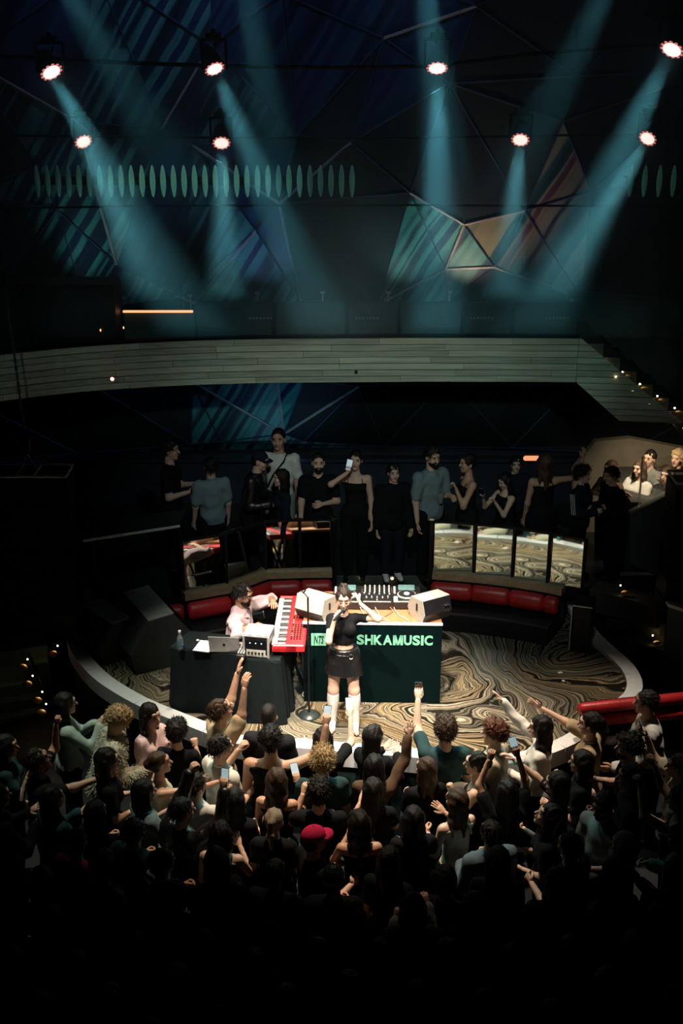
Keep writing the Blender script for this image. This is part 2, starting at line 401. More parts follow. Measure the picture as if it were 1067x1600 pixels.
CL = dict(black=cloth('black', (.006, .0065, .008)), white=cloth('white', (.62, .62, .58)), cream=cloth('cream', (.52, .47, .36)), tan=cloth('tan', (.40, .31, .20)), pink=cloth('pink', (.74, .56, .58)),
          teal=cloth('teal', (.02, .05, .055)), bluegrey=cloth('bluegrey', (.16, .22, .23)), mint=cloth('mint', (.36, .47, .42), .5), fur=cloth('fur', (.42, .43, .33)), red=cloth('red', (.50, .03, .06)), crimson=cloth('crimson', (.55, .02, .09)),
          grey=cloth('grey', (.22, .23, .22)), denim=cloth('denim', (.10, .14, .17)), leather=M('cloth_leather', (.008, .008, .009), .28, scale=12, bump=.3), navy=cloth('navy', (.008, .012, .022)), brown=cloth('brown', (.08, .05, .03)), nearblack=cloth('charcoal', (.014, .015, .017)))
WHITESOCK = cloth('sock', (.75, .75, .72))

def stripes_cloth():
    m = bpy.data.materials.new('cloth_striped'); m.use_nodes = True; nt = m.node_tree; b = nt.nodes['Principled BSDF']
    tc = nt.nodes.new('ShaderNodeTexCoord'); wv = nt.nodes.new('ShaderNodeTexWave'); wv.bands_direction = 'Z'; wv.inputs['Scale'].default_value = 7; wv.inputs['Distortion'].default_value = .6
    nt.links.new(tc.outputs['Object'], wv.inputs[0]); cr = nt.nodes.new('ShaderNodeValToRGB'); ramp_stops(cr, [(.4, (.01, .012, .014)), (.55, (.5, .56, .54))])
    nt.links.new(wv.outputs['Fac'], cr.inputs[0]); nt.links.new(cr.outputs[0], b.inputs['Base Color']); b.inputs['Roughness'].default_value = .85
    return m
CL['striped'] = stripes_cloth()

def tufts(parent, v, f, n, ln, wd, mat, name, droop=.5, curl=.3):
    f = np.asarray(f); v = np.asarray(v)
    q = f[rng.integers(0, len(f), n)]; P = v[q]; nn = np.cross(P[:, 2] - P[:, 0], P[:, 3] - P[:, 1]); nn /= np.linalg.norm(nn, axis=1, keepdims=True) + 1e-9
    u = rng.random((n, 2)); c = (P[:, 0] * (1 - u[:, :1]) + P[:, 1] * u[:, :1]) * (1 - u[:, 1:]) + (P[:, 3] * (1 - u[:, :1]) + P[:, 2] * u[:, :1]) * u[:, 1:]
    g = np.array([0, 0, -1.]); d = nn * .6 + g * droop + rng.normal(0, .35, (n, 3)); d /= np.linalg.norm(d, axis=1, keepdims=True)
    s = np.cross(d, nn + rng.normal(0, .3, (n, 3))); s /= np.linalg.norm(s, axis=1, keepdims=True) + 1e-9
    L = ln * rng.uniform(.5, 1.1, (n, 1)); c = c - nn * .003
    m = c + d * L * .5 + nn * ln * .25; e = m + (d * (1 - curl) - nn * curl * .6 + rng.normal(0, curl * .5, (n, 3))) * L * .5
    V = np.stack([c - s * wd, c + s * wd, m + s * wd * .9, m - s * wd * .9, e + s * wd * .2, e - s * wd * .2], 1).reshape(-1, 3)
    b = np.arange(n)[:, None] * 6; F = np.concatenate([b + np.array([[0, 1, 2, 3]]), b + np.array([[3, 2, 4, 5]])])
    o = link(name, np_mesh(name, [(V, F, 0)], [mat]), parent); o['kind'] = 'stuff'
    return o
POSES = {  # finger curl (deg per joint), spread, thumb
    'open': ([6, 8, 6], 8, 0), 'relax': ([22, 28, 18], 2, .2), 'grip': ([52, 68, 40], 0, .8), 'fist': ([82, 92, 55], 0, 1), 'point': ([84, 92, 55], 0, 1), 'spread': ([-4, 4, 6], 15, -.2)}
def hand_geo(wr, d, nl, side, pose, s=1.):
    d = nrm(d); nl = nrm(nl - d * np.dot(nl, d)); l = np.cross(d, nl) * (1 if side == 'r' else -1)
    mb = MB(); curl, spr, th = POSES[pose]
    N = 8; rings = [(-.012, .021, .018), (.012, .026, .017), (.045, .037, .016), (.075, .041, .0135), (.09, .036, .010)]
    vs = []
    for (t, hw, ht) in rings:
        vs += [wr + s * (d * t + l * hw * math.cos(2 * math.pi * i / N) + nl * ht * math.sin(2 * math.pi * i / N)) for i in range(N)]
    fs = [(i * N + k, i * N + (k + 1) % N, (i + 1) * N + (k + 1) % N, (i + 1) * N + k) for i in range(len(rings) - 1) for k in range(N)] + [tuple(range(N - 1, -1, -1)), tuple(range((len(rings) - 1) * N, len(rings) * N))]
    mb.add(vs, fs)
    for i, (lo_, ln) in enumerate(((.030, .074), (.010, .082), (-.011, .076), (-.029, .060))):
        b = wr + s * (d * (.086 - .006 * (i == 3)) + l * lo_)
        cu = [5, 8, 5] if (pose == 'point' and i == 0) else curl
        a0 = math.radians(spr * (1.5 - i) / 1.5); dd = nrm(d * math.cos(a0) + l * math.sin(a0)); nn = nl
        pts = [b - dd * .012 * s, b]; rr = [.0098 * s, .0095 * s]
        for j, fr in enumerate((.45, .31, .24)):
            a = math.radians(cu[j]); dd, nn = nrm(dd * math.cos(a) + nn * math.sin(a)), nrm(nn * math.cos(a) - dd * math.sin(a))
            pts.append(pts[-1] + dd * ln * fr * s); rr.append((.0092, .0082, .0062)[j] * s)
        mb.tube(pts, rr, 6)
    b = wr + s * (d * .022 + l * .024); t1 = nrm(d * (.75 - .1 * th) + l * (.75 - .55 * th) + nl * (.25 + .45 * th)); t2 = nrm(d * .9 + l * (.35 - .6 * th) + nl * (.2 + .45 * th))
    mb.tube([b - t1 * .01 * s, b + t1 * .035 * s, b + t1 * .035 * s + t2 * .03 * s, b + t1 * .035 * s + t2 * .05 * s], [.014 * s, .0125 * s, .0105 * s, .007 * s], 6)
    return np.array([list(v) for v in mb.v]), mb.f

ARMS = {'down': ((.14, .05, -1), (.06, .28, -1), 'relax'), 'hold': ((.15, .15, -1), (-.30, .9, .25), 'grip'), 'phone': ((.18, .62, -.6), (-.32, .45, .85), 'grip'), 'up': ((.35, .30, .9), (-.08, .22, 1), 'open'),
        'upfwd': ((.22, .85, .5), (-.02, .65, .8), 'open'), 'clap': ((.2, .5, -.8), (-.5, .6, .6), 'open'), 'reach': ((.1, .95, .05), (0, 1, .2), 'open'), 'rail': ((.2, .45, -.9), (0, 1, -.12), 'relax'),
        'phoneup': ((.25, .75, .45), (-.2, .3, .95), 'grip'), 'fistup': ((.4, .5, .3), (-.05, .1, 1), 'fist'), 'chin': ((.15, .45, -.9), (-.35, .35, 1), 'fist'), 'belly': ((.2, .05, -1), (-.75, .65, .12), 'relax')}

HAND = {}
def person(label, loc=(0, 0, 0), face=90, H=1.7, sex='f', skin=0, hair='black', style='long', top='black', topkind='tee', bottom='black', botkind='trousers', shoes=None,
           la='down', ra='down', lean=(0, 0), hyaw=0, hpitch=0, res=.02, hres=None, sit=False, group=None, stance=.0, feet=None, key=None, beard=False, glasses=False, build=1., fur=False, head_up=0, hat=None, twist=0, share=None, cat='person', closed=False, foldamp=1., sleeve=None, strands=None):
    if strands is None: strands = 700 if res <= .022 and style in ('curly', 'messy', 'short') and hat is None else 0
    f = sex == 'f'; hres = hres or min(res, .0125)
    yaw = face - 90; Rz = Matrix.Rotation(R(yaw), 3, 'Z')
    sk = SKINS[skin]; bw = build
    pel = V3(0, 0, .53 * H)
    if sit: pel = V3(0, 0, sit)
    s = nrm(V3(lean[0], lean[1], 1)); tw = math.radians(twist)
    rx = V3(math.cos(tw), math.sin(tw), 0); rx = nrm(rx - s * np.dot(rx, s)); fw = np.cross(s, rx)
    at = lambda h, fx=0., fy=0.: pel + s * h * H + rx * fx * H + fw * fy * H
    shw = (.090 if f else .105) * bw
    sh = {'r': at(.257, shw), 'l': at(.257, -shw)}
    nb = at(.30); hd = nrm(s * .75 + V3(0, .0, .25) + fw * (.12 + .25 * math.sin(math.radians(-hpitch)) * .5))
    hc = nb + hd * .098 * H                                   # head centre
    a, p = math.radians(hyaw), math.radians(hpitch)
    hf = fw * math.cos(a) + rx * -math.sin(a); hr = rx * math.cos(a) + fw * math.sin(a)
    hf2 = hf * math.cos(p) + s * math.sin(p); hu = np.cross(hr, hf2)
    HM = np.stack([hr, hf2, hu], 1); hs = H / 1.7 * (1. if not f else .97)
    hp = lambda x, y, z: hc + HM @ (V3(x, y, z) * hs)
    # arms
    la_up, la_fo = .172 * H, .150 * H
    J = {}
    for sd, spec in (('r', ra), ('l', la)):
        sg = 1 if sd == 'r' else -1; S0 = sh[sd]; pn = None
        if isinstance(spec, str): u, fo, hpz = ARMS[spec]; spec = dict(u=u, f=fo, pose=hpz)
        if 'ik' in spec:
            T = V3(*spec['ik']); d = T - S0; L = min(np.linalg.norm(d), (la_up + la_fo) * .995); d = nrm(d); T = S0 + d * L
            ca = (la_up ** 2 + L ** 2 - la_fo ** 2) / (2 * la_up * L); ca = max(-1, min(1, ca))
            po = V3(*spec.get('pole', (sg, 0, -1))); po = nrm(po - d * np.dot(po, d))
            el = S0 + d * la_up * ca + po * la_up * math.sqrt(1 - ca * ca); wr = T
        else:
            vec = lambda q: nrm(rx * q[0] * sg + fw * q[1] + s * q[2])
            el = S0 + vec(spec['u']) * la_up; wr = el + vec(spec['f']) * la_fo
        fd = nrm(wr - el)
        hd_ = nrm(V3(*spec['hd'])) if 'hd' in spec else fd
        n_ = V3(*spec['n']) if 'n' in spec else (-rx * sg * .9 + fw * .5 if fd[2] < .5 else fw * 1. - rx * sg * .35)
        J[sd] = (S0, el, wr, hd_, n_, spec.get('pose', 'relax'))
    hipw = (.056 if f else .052) * H * bw
    legs = {}
    for sd, sg in (('r', 1), ('l', -1)):
        hip = pel + V3(sg * hipw, 0, -.03 * H)
        if sit:
            kn = hip + V3(sg * .06, .42, .0) * (H / 1.7); an = V3(kn[0] + sg * .02, kn[1] - .02, .075)
        else:
            fx = sg * (hipw + stance); fy = 0.
            if feet: fx, fy = feet[sd]
            an = V3(fx, fy - .02, .075); kn = (hip + an) / 2 + V3(sg * .005, .025, .0); kn[2] = .285 * H
        legs[sd] = (hip, kn, an)
    # ---- prims
    am = (.86 if f else 1.) * bw
    def torso(g):
        w_ = bw * H
        P = [ell(pel + V3(0, 0, -.005 * H), ((.094 if f else .088) * w_ + g, (.070) * w_ + g, .070 * H + g), k=.05),
             cap(at(.02), at(.12), (.078 if f else .082) * w_ + g, (.064 if f else .079) * w_ + g, .05, fw, .74),
             cap(at(.13), at(.205), (.070 if f else .082) * w_ + g, (.076 if f else .089) * w_ + g, .05, fw, .72),
             cap(at(.246, -shw * .80), at(.246, shw * .80), .037 * w_ + g * .7, .037 * w_ + g * .7, .04),
             cap(at(.235), at(.300), .052 * w_ + g * .5, .027 * w_ + g * .3, .035)]
        if f: P += [ell(at(.198, .040, .045), (.038 * H + g, .030 * H + g, .036 * H + g), k=.03), ell(at(.198, -.040, .045), (.038 * H + g, .030 * H + g, .036 * H + g), k=.03)]
        return P
    def arm(sd, g, f0=0., f1=2., taper=0.):
        S0, el, wr = J[sd][:3]; P = []; r = [.031 * H * am, .0245 * H * am, .0160 * H * am]
        if f0 < 1: P.append(cap(S0, S0 + (el - S0) * min(1, f1), r[0] + g, r[0] + (r[1] - r[0]) * min(1, f1) + g + taper * (f1 <= 1), .035))
        if f1 > 1: P.append(cap(el, el + (wr - el) * min(1, f1 - 1), r[1] * 1.0 + g, r[1] + (r[2] - r[1]) * (f1 - 1) + g + taper, .03))
        return P
    def leg(sd, g, lo_=0., hi_=2., wide=0.):
        hip, kn, an = legs[sd]; P = []
        if lo_ < 1: P.append(cap(hip + (kn - hip) * lo_, hip + (kn - hip) * min(1, hi_), .056 * H * bw + g - .018 * H * lo_, (.056 - .02 * min(1, hi_)) * H * bw + g, .04))
        if hi_ > 1:
            P.append(cap(kn, kn + (an - kn) * (hi_ - 1), .035 * H + g, .023 * H + g + wide, .03))
            if not wide: P.append(ell(kn + (an - kn) * .30 + V3(0, -.014, 0), (.033 * H + g, .035 * H + g, .07 * H), k=.03))
        return P
    foot = lambda sd, g: [cap(legs[sd][2] + V3(0, -.02, -.035), legs[sd][2] + V3(.012 * (1 if sd == 'r' else -1), .15, -.05), .034 + g, .028 + g, .02)]
    cov = -.012 if topkind not in ('none',) else 0
    body = torso(cov) + arm('r', 0) + arm('l', 0) + leg('r', 0) + leg('l', 0) + foot('r', -.004) + foot('l', -.004) + [cap(at(.27), hp(0, -.018, -.06), .034 * H * (.86 if f else 1.05), .031 * H * (.86 if f else 1.05), .03)]
    bv, bf = polygonise(body, res)
    head = [ell(hp(0, -.012, .028), V3(.076, .097, .096) * hs, HM, .02), ell(hp(0, .028, -.05), V3(.056, .060, .064) * hs, HM, .03), cap(hp(0, .087, .018), hp(0, .112, -.022), .009 * hs, .014 * hs, .012),
            ell(hp(0, .066, -.098), V3(.024, .022, .018) * hs, HM, .02), ell(hp(.078, -.008, -.012), V3(.010, .022, .032) * hs, HM, .006), ell(hp(-.078, -.008, -.012), V3(.010, .022, .032) * hs, HM, .006),
            ell(hp(0, .078, .048), V3(.05, .016, .014) * hs, HM, .02), ell(hp(.04, .062, -.025), V3(.022, .02, .02) * hs, HM, .02), ell(hp(-.04, .062, -.025), V3(.022, .02, .02) * hs, HM, .02),
            *([] if closed else [ell(hp(.033, .101, .013), V3(.016, .010, .008) * hs, HM, .01, True), ell(hp(-.033, .101, .013), V3(.016, .010, .008) * hs, HM, .01, True)]),
            cap(hp(0, -.02, -.05), nb - s * .01, .030 * H * (.84 if f else 1.02), .032 * H * (.84 if f else 1.02), .02)]
    hv, hf_ = polygonise(head, hres)
    parts = [(bv, bf, 0), (hv, hf_, 0)]
    for sd in 'rl':
        v, fc = hand_geo(J[sd][2], J[sd][3], J[sd][4], sd, J[sd][5], (.90 if f else 1.) * H / 1.7)
        parts.append((v, fc, 0))
    fb = MB(); HMm = Matrix(HM.tolist())
    bt = .0030 if f else .0042
    for sg in (1, -1):
        if closed:
            fb.ell(hp(.033 * sg, .084, .013), (.0155 * hs, .0105 * hs, .0095 * hs), 8, 5, 0, HMm)
            fb.tube([hp(.033 * sg + q, .094 - abs(q) * .25, .006 + q * q * 9) for q in (-.014, -.007, 0, .007, .014)], .0016 * hs, 4, 4)
        else:
            fb.ell(hp(.033 * sg, .084, .014), (.0140 * hs, .0095 * hs, .0068 * hs), 8, 5, 1, HMm); fb.ell(hp(.033 * sg, .0912, .014), (.0055 * hs, .0035 * hs, .0058 * hs), 6, 4, 2, HMm)
        fb.ell(hp(.034 * sg, .091, .034), (.019 * hs, .006 * hs, bt * hs), 8, 4, 4, HMm)
    fb.ell(hp(0, .0935, -.056), (.023 * hs, .009 * hs, .0085 * hs), 8, 5, 3, HMm)
    fbv = np.array(fb.v)
    for mi in (0, 1, 2, 3, 4):
        ff = [q for q, m_ in zip(fb.f, fb.mi) if m_ == mi]
        if ff: parts.append((fbv, ff, mi))
    hm = HAIRS[hair]
    o = link('person', np_mesh('person_body', parts, [sk, EYEW, EYED, LIP, hm]), None, loc, R(yaw))
    tag(o, label, cat, group)
    # ---- clothes
    ph = rng.uniform(0, 6, 3)
    fold = lambda A: (lambda x, y, z: A * (np.sin(26 * x + 14 * y + 2.2 * np.sin(11 * z + ph[0]) + ph[1]) * np.sin(19 * z + 9 * x + 1.7 * np.sin(13 * y + ph[2])) + .7 * np.abs(np.sin(21 * z + 17 * x - 13 * y + 1.5 * np.sin(15 * x + ph[1]))) - .5))
    furd = lambda x, y, z: .006 * (np.sin(47 * x + ph[0] + 3 * np.sin(20 * z)) * np.sin(38 * y + 30 * z))
    tmat = CL[top]
    if topkind != 'none':
        g = {'tank': .004, 'crop': .004, 'tee': .012, 'shirt': .016, 'long': .015, 'jacket': .023, 'dress': .006, 'cami': .004}[topkind] + (.02 if fur else 0)
        P = torso(g); cuts = []
        sl = sleeve or {'tee': .62, 'shirt': .78, 'crop': .42}.get(topkind)
        if sl:
            for sd in 'rl': P += arm(sd, g + .002, 0, sl, .006)
        if topkind in ('long', 'jacket'):
            for sd in 'rl': P += arm(sd, g + .002, 0, 1.94, .004)
        hem = {'crop': .088, 'tank': -.02, 'tee': -.045, 'shirt': -.06, 'long': -.05, 'jacket': -.07, 'dress': -.4, 'cami': -.02}[topkind]
        if topkind in ('tee', 'shirt', 'long', 'jacket'): P.append(cap(at(-.01), at(hem), .084 * H * bw + g, .086 * H * bw + g, .04, fw, .80))
        if topkind == 'dress':
            for sd in 'rl': P += leg(sd, .02, 0, .55)
            P.append(cap(at(-.02), pel + V3(0, 0, -.17 * H), .095 * H, .10 * H, .05, fw, .8))
        cuts.append((at(hem) if topkind != 'dress' else pel + V3(0, 0, -.19 * H), -s))
        if topkind in ('tank', 'cami', 'dress'):
            cuts.append((at(.262 if topkind == 'tank' else .232), s))
        v, fc = polygonise(P, res, cuts, furd if fur else fold((.0022 if topkind in ('tank', 'crop', 'cami', 'dress') else .0085) * foldamp))
        nm = {'jacket': 'jacket', 'dress': 'dress', 'tank': 'tank_top', 'cami': 'camisole', 'crop': 'crop_top', 'shirt': 'shirt', 'tee': 't_shirt', 'long': 'sweater'}[topkind]
        t_o = link(nm, np_mesh(nm, [(v, fc, 0)], [tmat]), o)
        if fur: tufts(t_o, v, fc, 4200, .05, .0032, tmat, 'fur_pile', .7)
        if topkind in ('tank', 'cami', 'dress'):
            for sg in (1, -1):
                mb = MB(); q = .055 * sg
                mb.tube([at(.215, q, .058), at(.25, q * .95, .045), at(.279, q * .85, .0), at(.25, q * .9, -.05), at(.215, q, -.060)], .012 if topkind == 'tank' else .005, 5)
                mb.build('shoulder_strap', tmat, o, True)
        if topkind == 'shirt':
            mb = MB(); mb.tube([nb + rx * .055 * math.cos(t) + fw * (.052 * math.sin(t)) + s * (.008 - .03 * max(0, math.sin(t))) for t in np.linspace(0, 2 * math.pi, 13)], .015, 6); mb.build('collar', tmat, o, True)
            for sg in (1, -1):
                MB().extr([at(.298, .030 * sg, .012), at(.292, .010 * sg, .040), at(.262, .022 * sg, .062), at(.268, .050 * sg, .040)], list(fw * .008)).build('collar_flap', tmat, o)
    bm_ = CL[bottom]
    if botkind == 'trousers':
        P = [ell(pel + V3(0, 0, -.005 * H), (.098 * H * bw + .008, .072 * H * bw + .008, .072 * H), k=.05)]
        for sd in 'rl': P += leg(sd, .010, 0, 1.93, .018)
        v, fc = polygonise(P, res * (1.5 if res > .0145 else 1.15), [(pel + V3(0, 0, .055 * H), V3(0, 0, 1))] if not sit else [], fold(.003)); link('trousers', np_mesh('trousers', [(v, fc, 0)], [bm_]), o)
    elif botkind == 'skirt':
        P = [ell(pel + V3(0, 0, .0), (.098 * H, .074 * H + .006, .075 * H), k=.05), cap(pel + V3(0, 0, .0), pel + V3(0, 0, -.14 * H), .102 * H, .130 * H, .04, fw, .72)]
        v, fc = polygonise(P, res, [(pel + V3(0, 0, -.128 * H), V3(.08, .05, -1)), (pel + V3(0, 0, .055 * H), V3(0, -.0, 1))], fold(.0015)); link('skirt', np_mesh('skirt', [(v, fc, 0)], [bm_]), o)
    if shoes != 'none':
        sm = {None: BLACK, 'white': WHITESOCK, 'black': CL['leather']}[shoes]
        for sd in 'rl':
            an = legs[sd][2]; q = .012 * (1 if sd == 'r' else -1)
            P = [cap(an + V3(0, -.025, -.03), an + V3(q, .15, -.045), .041, .034, .02), cap(an + V3(0, -.015, -.02), an + V3(0, -.01, .015), .036, .036, .02)]
            v, fc = polygonise(P, max(res, .014), [(V3(0, 0, 0.001), V3(0, 0, -1))]); link('shoe', np_mesh('shoe', [(v, fc, 0)], [sm]), o)
    # ---- hair
    wx = lambda x, y, z: (x + .013 * np.sin(53 * y + ph[0]) + .011 * np.sin(37 * z), y + .013 * np.sin(47 * z + ph[1]) + .010 * np.sin(41 * x), z + .013 * np.sin(59 * x + ph[2]) + .010 * np.sin(43 * y))
    def curl(x, y, z):
        a_, b_, c_ = wx(x, y, z); return .013 * np.sin(83 * a_ + ph[0]) * np.sin(91 * b_ + ph[1]) * np.sin(79 * c_ + ph[2]) + .006 * np.sin(150 * a_ + 90 * c_) * np.sin(140 * b_)
    def mess(x, y, z):
        a_, b_, c_ = wx(x, y, z); return .007 * np.sin(75 * a_ + 50 * b_ + ph[0]) * np.sin(85 * c_ + 40 * b_ + ph[1]) + .004 * np.sin(170 * a_ + 60 * c_)
    hl = {'curly': curl, 'messy': mess}
    smooth_d = lambda x, y, z: .0035 * np.sin(125 * x + 60 * y + 3 * np.sin(9 * z + ph[0]) + ph[1]) + .002 * np.sin(70 * y - 90 * x + ph[2])
    cps = lambda t, sc=1.: [ell(hp(0, -.020, .036), V3(.083 + t, .101 + t, .096 + t) * hs * sc, HM, .02)]
    hairline = (hp(0, .066, .045), HM @ nrm(V3(0, .86, -.52)))
    nape = (hp(0, -.06, -.075), HM @ nrm(V3(0, .35, -1.)))
    hr_ = hres * 1.05
    P = None; cuts = [hairline, nape]; dsp = smooth_d
    if style in ('short', 'buzz', 'curly', 'messy'): cuts = [hairline, (hp(0, -.02, -.006), HM @ nrm(V3(0, .52, -1.)))]
    if style in ('short', 'buzz'): P = cps(-.001 if style == 'buzz' else .002) + [ell(hp(0, -.045, -.02), V3(.070, .066, .07) * hs, HM, .03)]; dsp = hl['messy'] if style == 'short' else (lambda x, y, z: 0 * x)
    elif style == 'curly': P = cps(.020) + [ell(hp(0, -.05, -.01), V3(.08, .08, .08) * hs, HM, .03), ell(hp(0, .035, .10), V3(.06, .05, .04) * hs, HM, .03)]; dsp = hl['curly']
    elif style == 'messy': P = cps(.018) + [ell(hp(0, -.05, -.02), V3(.078, .072, .08) * hs, HM, .03), ell(hp(0, .04, .105), V3(.055, .045, .035) * hs, HM, .03)]; dsp = hl['messy']
    elif style == 'dreads':
        P = cps(.008)
        for i in range(16):
            t = math.radians(-200 + 220 * i / 15 + 0) if 0 else math.radians(195 + 150 * i / 15); x0, y0 = .08 * math.cos(t), .085 * math.sin(t)
            P += [cap(hp(x0, y0, .03), hp(x0 * 1.35, y0 * 1.35, -.07), .012, .012, .006), cap(hp(x0 * 1.35, y0 * 1.35, -.07), hp(x0 * 1.4, y0 * 1.4 - .01, -.15), .012, .009, .006)]
        cuts = [hairline]; dsp = hl['curly']
    elif style in ('long', 'bob', 'wavy'):
        ln = {'long': .34, 'bob': .15, 'wavy': .30}[style]
        P = cps(.007)
        bk = nb - fw * .07
        down = lambda x, y, z, ex: hp(x, y, z) * 0 + hp(x, y, z) - s * ex
        for x0, y0, r0 in ((-.060, -.045, .040), (0, -.075, .05), (.060, -.045, .040), (-.080, -.005, .022), (.080, -.005, .022)):
            a0 = hp(x0, y0, .02); a1 = hp(x0 * 1.06, y0 * 1.05, -.10) - s * .02; a2 = a1 - s * (ln - .10) * (1 if abs(x0) < .07 else .75) - fw * .02 * (1 if y0 < -.02 else -1.2)
            P += [cap(a0, a1, r0, r0 * .95, .03), cap(a1, a2, r0 * .95, r0 * .55, .03)]
        cuts = [hairline] if 0 else []
        P += [ell(hp(0, .075, -.03), V3(.062, .055, .085) * hs, HM, .005, True)]
        dsp = smooth_d if style != 'wavy' else (lambda x, y, z: .007 * np.sin(42 * z + 20 * x + ph[0]) * np.sin(60 * x + 30 * y + ph[1]))
    elif style in ('bun', 'ponytail', 'updo'):
        P = cps(.002) + [ell(hp(0, -.04, -.02), V3(.066, .062, .06) * hs, HM, .03)]
        if style == 'bun': P += [ell(hp(.0, -.075, .115), V3(.043, .040, .036) * hs, HM, .012)]; 
        elif style == 'updo': P += [ell(hp(.0, -.115, .02), V3(.05, .045, .05) * hs, HM, .02)]
        else: P += [ell(hp(0, -.11, .06), V3(.032, .03, .03) * hs, HM, .02), cap(hp(0, -.12, .05), hp(0, -.15, -.06), .028, .034, .02), cap(hp(0, -.15, -.06), hp(0, -.135, -.22), .034, .014, .02)]
        cuts = [hairline] if style == 'updo' else [hairline]
    if P and hat != 'cap':
        v, fc = polygonise(P, hr_, cuts, dsp)
        if len(fc):
            h_o = link('hair', np_mesh('hair', [(v, fc, 0)], [hm]), o)
            if strands: tufts(h_o, v, fc, strands, .035 if style == 'curly' else .05, .0022, hm, 'hair_strands', .25 if style in ('curly', 'messy') else 1.6, .9 if style == 'curly' else .3)
    elif hat == 'cap':
        v, fc = polygonise(cps(-.004) + [ell(hp(0, -.05, -.03), V3(.07, .06, .06) * hs, HM, .03)], hr_, [hairline, nape], smooth_d)
        link('hair', np_mesh('hair', [(v, fc, 0)], [hm]), o)
    if beard:
        v, fc = polygonise([ell(hp(0, .034, -.062), V3(.060, .066, .060) * hs, HM, .02), ell(hp(0, .074, -.096), V3(.03, .028, .022) * hs, HM, .02)], hr_, [(hp(0, 0, -.045), HM @ nrm(V3(0, -.35, 1)))])
        b2 = MB(); link('beard', np_mesh('beard', [(v, fc, 0)], [hm]), o)
    if glasses:
        g = MB()
        for sg in (1, -1):
            g.tube([hp(.034 * sg + .021 * math.cos(t), .108, .012 + .017 * math.sin(t)) for t in np.linspace(0, 6.283, 11)], .0022, 4)
            g.tube([hp(.055 * sg, .107, .016), hp(.080 * sg, .05, .014), hp(.082 * sg, -.01, .008)], .002, 4)
        g.tube([hp(-.013, .109, .014), hp(.013, .109, .014)], .002, 4)
        g.build('glasses', BLACK, o, True)
    wm = lambda q: o.location + Rz @ Vector(q)
    info = {'o': o, 'head': wm(hc), 'hf': Rz @ Vector(hf2), 'hu': Rz @ Vector(hu), 'Rz': Rz, 'hp': lambda *q: hp(*q), 'HM': HM, 'hs': hs}
    for sd in 'rl':
        S0, el_, wr, hdv, n_, pz = J[sd]; n_ = nrm(n_ - hdv * np.dot(n_, hdv)); lt = np.cross(hdv, n_) * (1 if sd == 'r' else -1)
        info[sd] = dict(w=wm(wr), d=Rz @ Vector(hdv), n=Rz @ Vector(n_), l=Rz @ Vector(lt), wl=wr, dl=hdv, el=el_, fl=nrm(wr - el_))
    info['pel'] = pel; info['legs'] = legs; info['at'] = at; info['sh'] = sh; info['nb'] = nb; info['rx'] = rx; info['fw'] = fw; info['s'] = s
    if key: HAND[key] = info
    return info
# ============================================================ SETTING
FZ = -1.02          # dance floor
MZ = .25            # raised terrace behind the stage
FLOORM = M('dark_floor', (.012, .014, .018), .45, scale=3)
WALLM = M('dark_wall', (.010, .013, .020), .75, scale=3)
struct(MB().box((0, -3.5, FZ - .1), (14, 20.4, .2)).build('floor', FLOORM))
struct(MB().prism([(-6.5, 2.86), (-.10, 2.86), (-.10, 3.19), (1.09, 3.19), (1.09, 2.86), (6.5, 2.86), (6.5, 6.52), (-6.5, 6.52)], FZ, MZ).build('floor_terrace', M('terrace_floor', (.012, .016, .02), .4, scale=5)))
struct(MB().box((-6.6, -3.5, 4.1), (.2, 20.4, 10.5)).build('wall_left', WALLM))
struct(MB().box((6.6, -3.5, 4.1), (.2, 20.4, 10.5)).build('wall_right', WALLM))
struct(MB().box((0, -13.6, 4.1), (13.4, .2, 10.5)).build('wall_front', WALLM))
struct(MB().box((0, -3.5, 9.45), (13.4, 20.4, .2)).build('ceiling', BLACKM))
wall_back = struct(MB().box((0, 6.62, 4.1), (13.4, .2, 10.5)).build('wall_back', WALLM))

# ---- folded triangular wall panels with painted bands and pale edge strips
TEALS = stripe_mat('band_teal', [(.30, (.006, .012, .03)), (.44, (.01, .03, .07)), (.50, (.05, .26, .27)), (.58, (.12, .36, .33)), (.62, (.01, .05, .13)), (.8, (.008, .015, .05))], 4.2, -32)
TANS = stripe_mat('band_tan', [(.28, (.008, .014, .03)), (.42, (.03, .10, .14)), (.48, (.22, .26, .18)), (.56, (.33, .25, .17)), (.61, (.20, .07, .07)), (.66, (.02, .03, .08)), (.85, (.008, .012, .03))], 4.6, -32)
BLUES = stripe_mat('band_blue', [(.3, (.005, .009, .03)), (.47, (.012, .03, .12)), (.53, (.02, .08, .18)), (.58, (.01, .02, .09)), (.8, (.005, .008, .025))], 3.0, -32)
NAVY = M('panel_navy', (.008, .011, .024), .6, scale=2)
NIGHT = M('panel_black', (.004, .005, .009), .7, scale=2)
STRIPM = M('edge_strip_pale', (.42, .36, .38), .5); STRIPD = M('edge_strip_blue', (.03, .05, .13), .5)
WY = 6.25
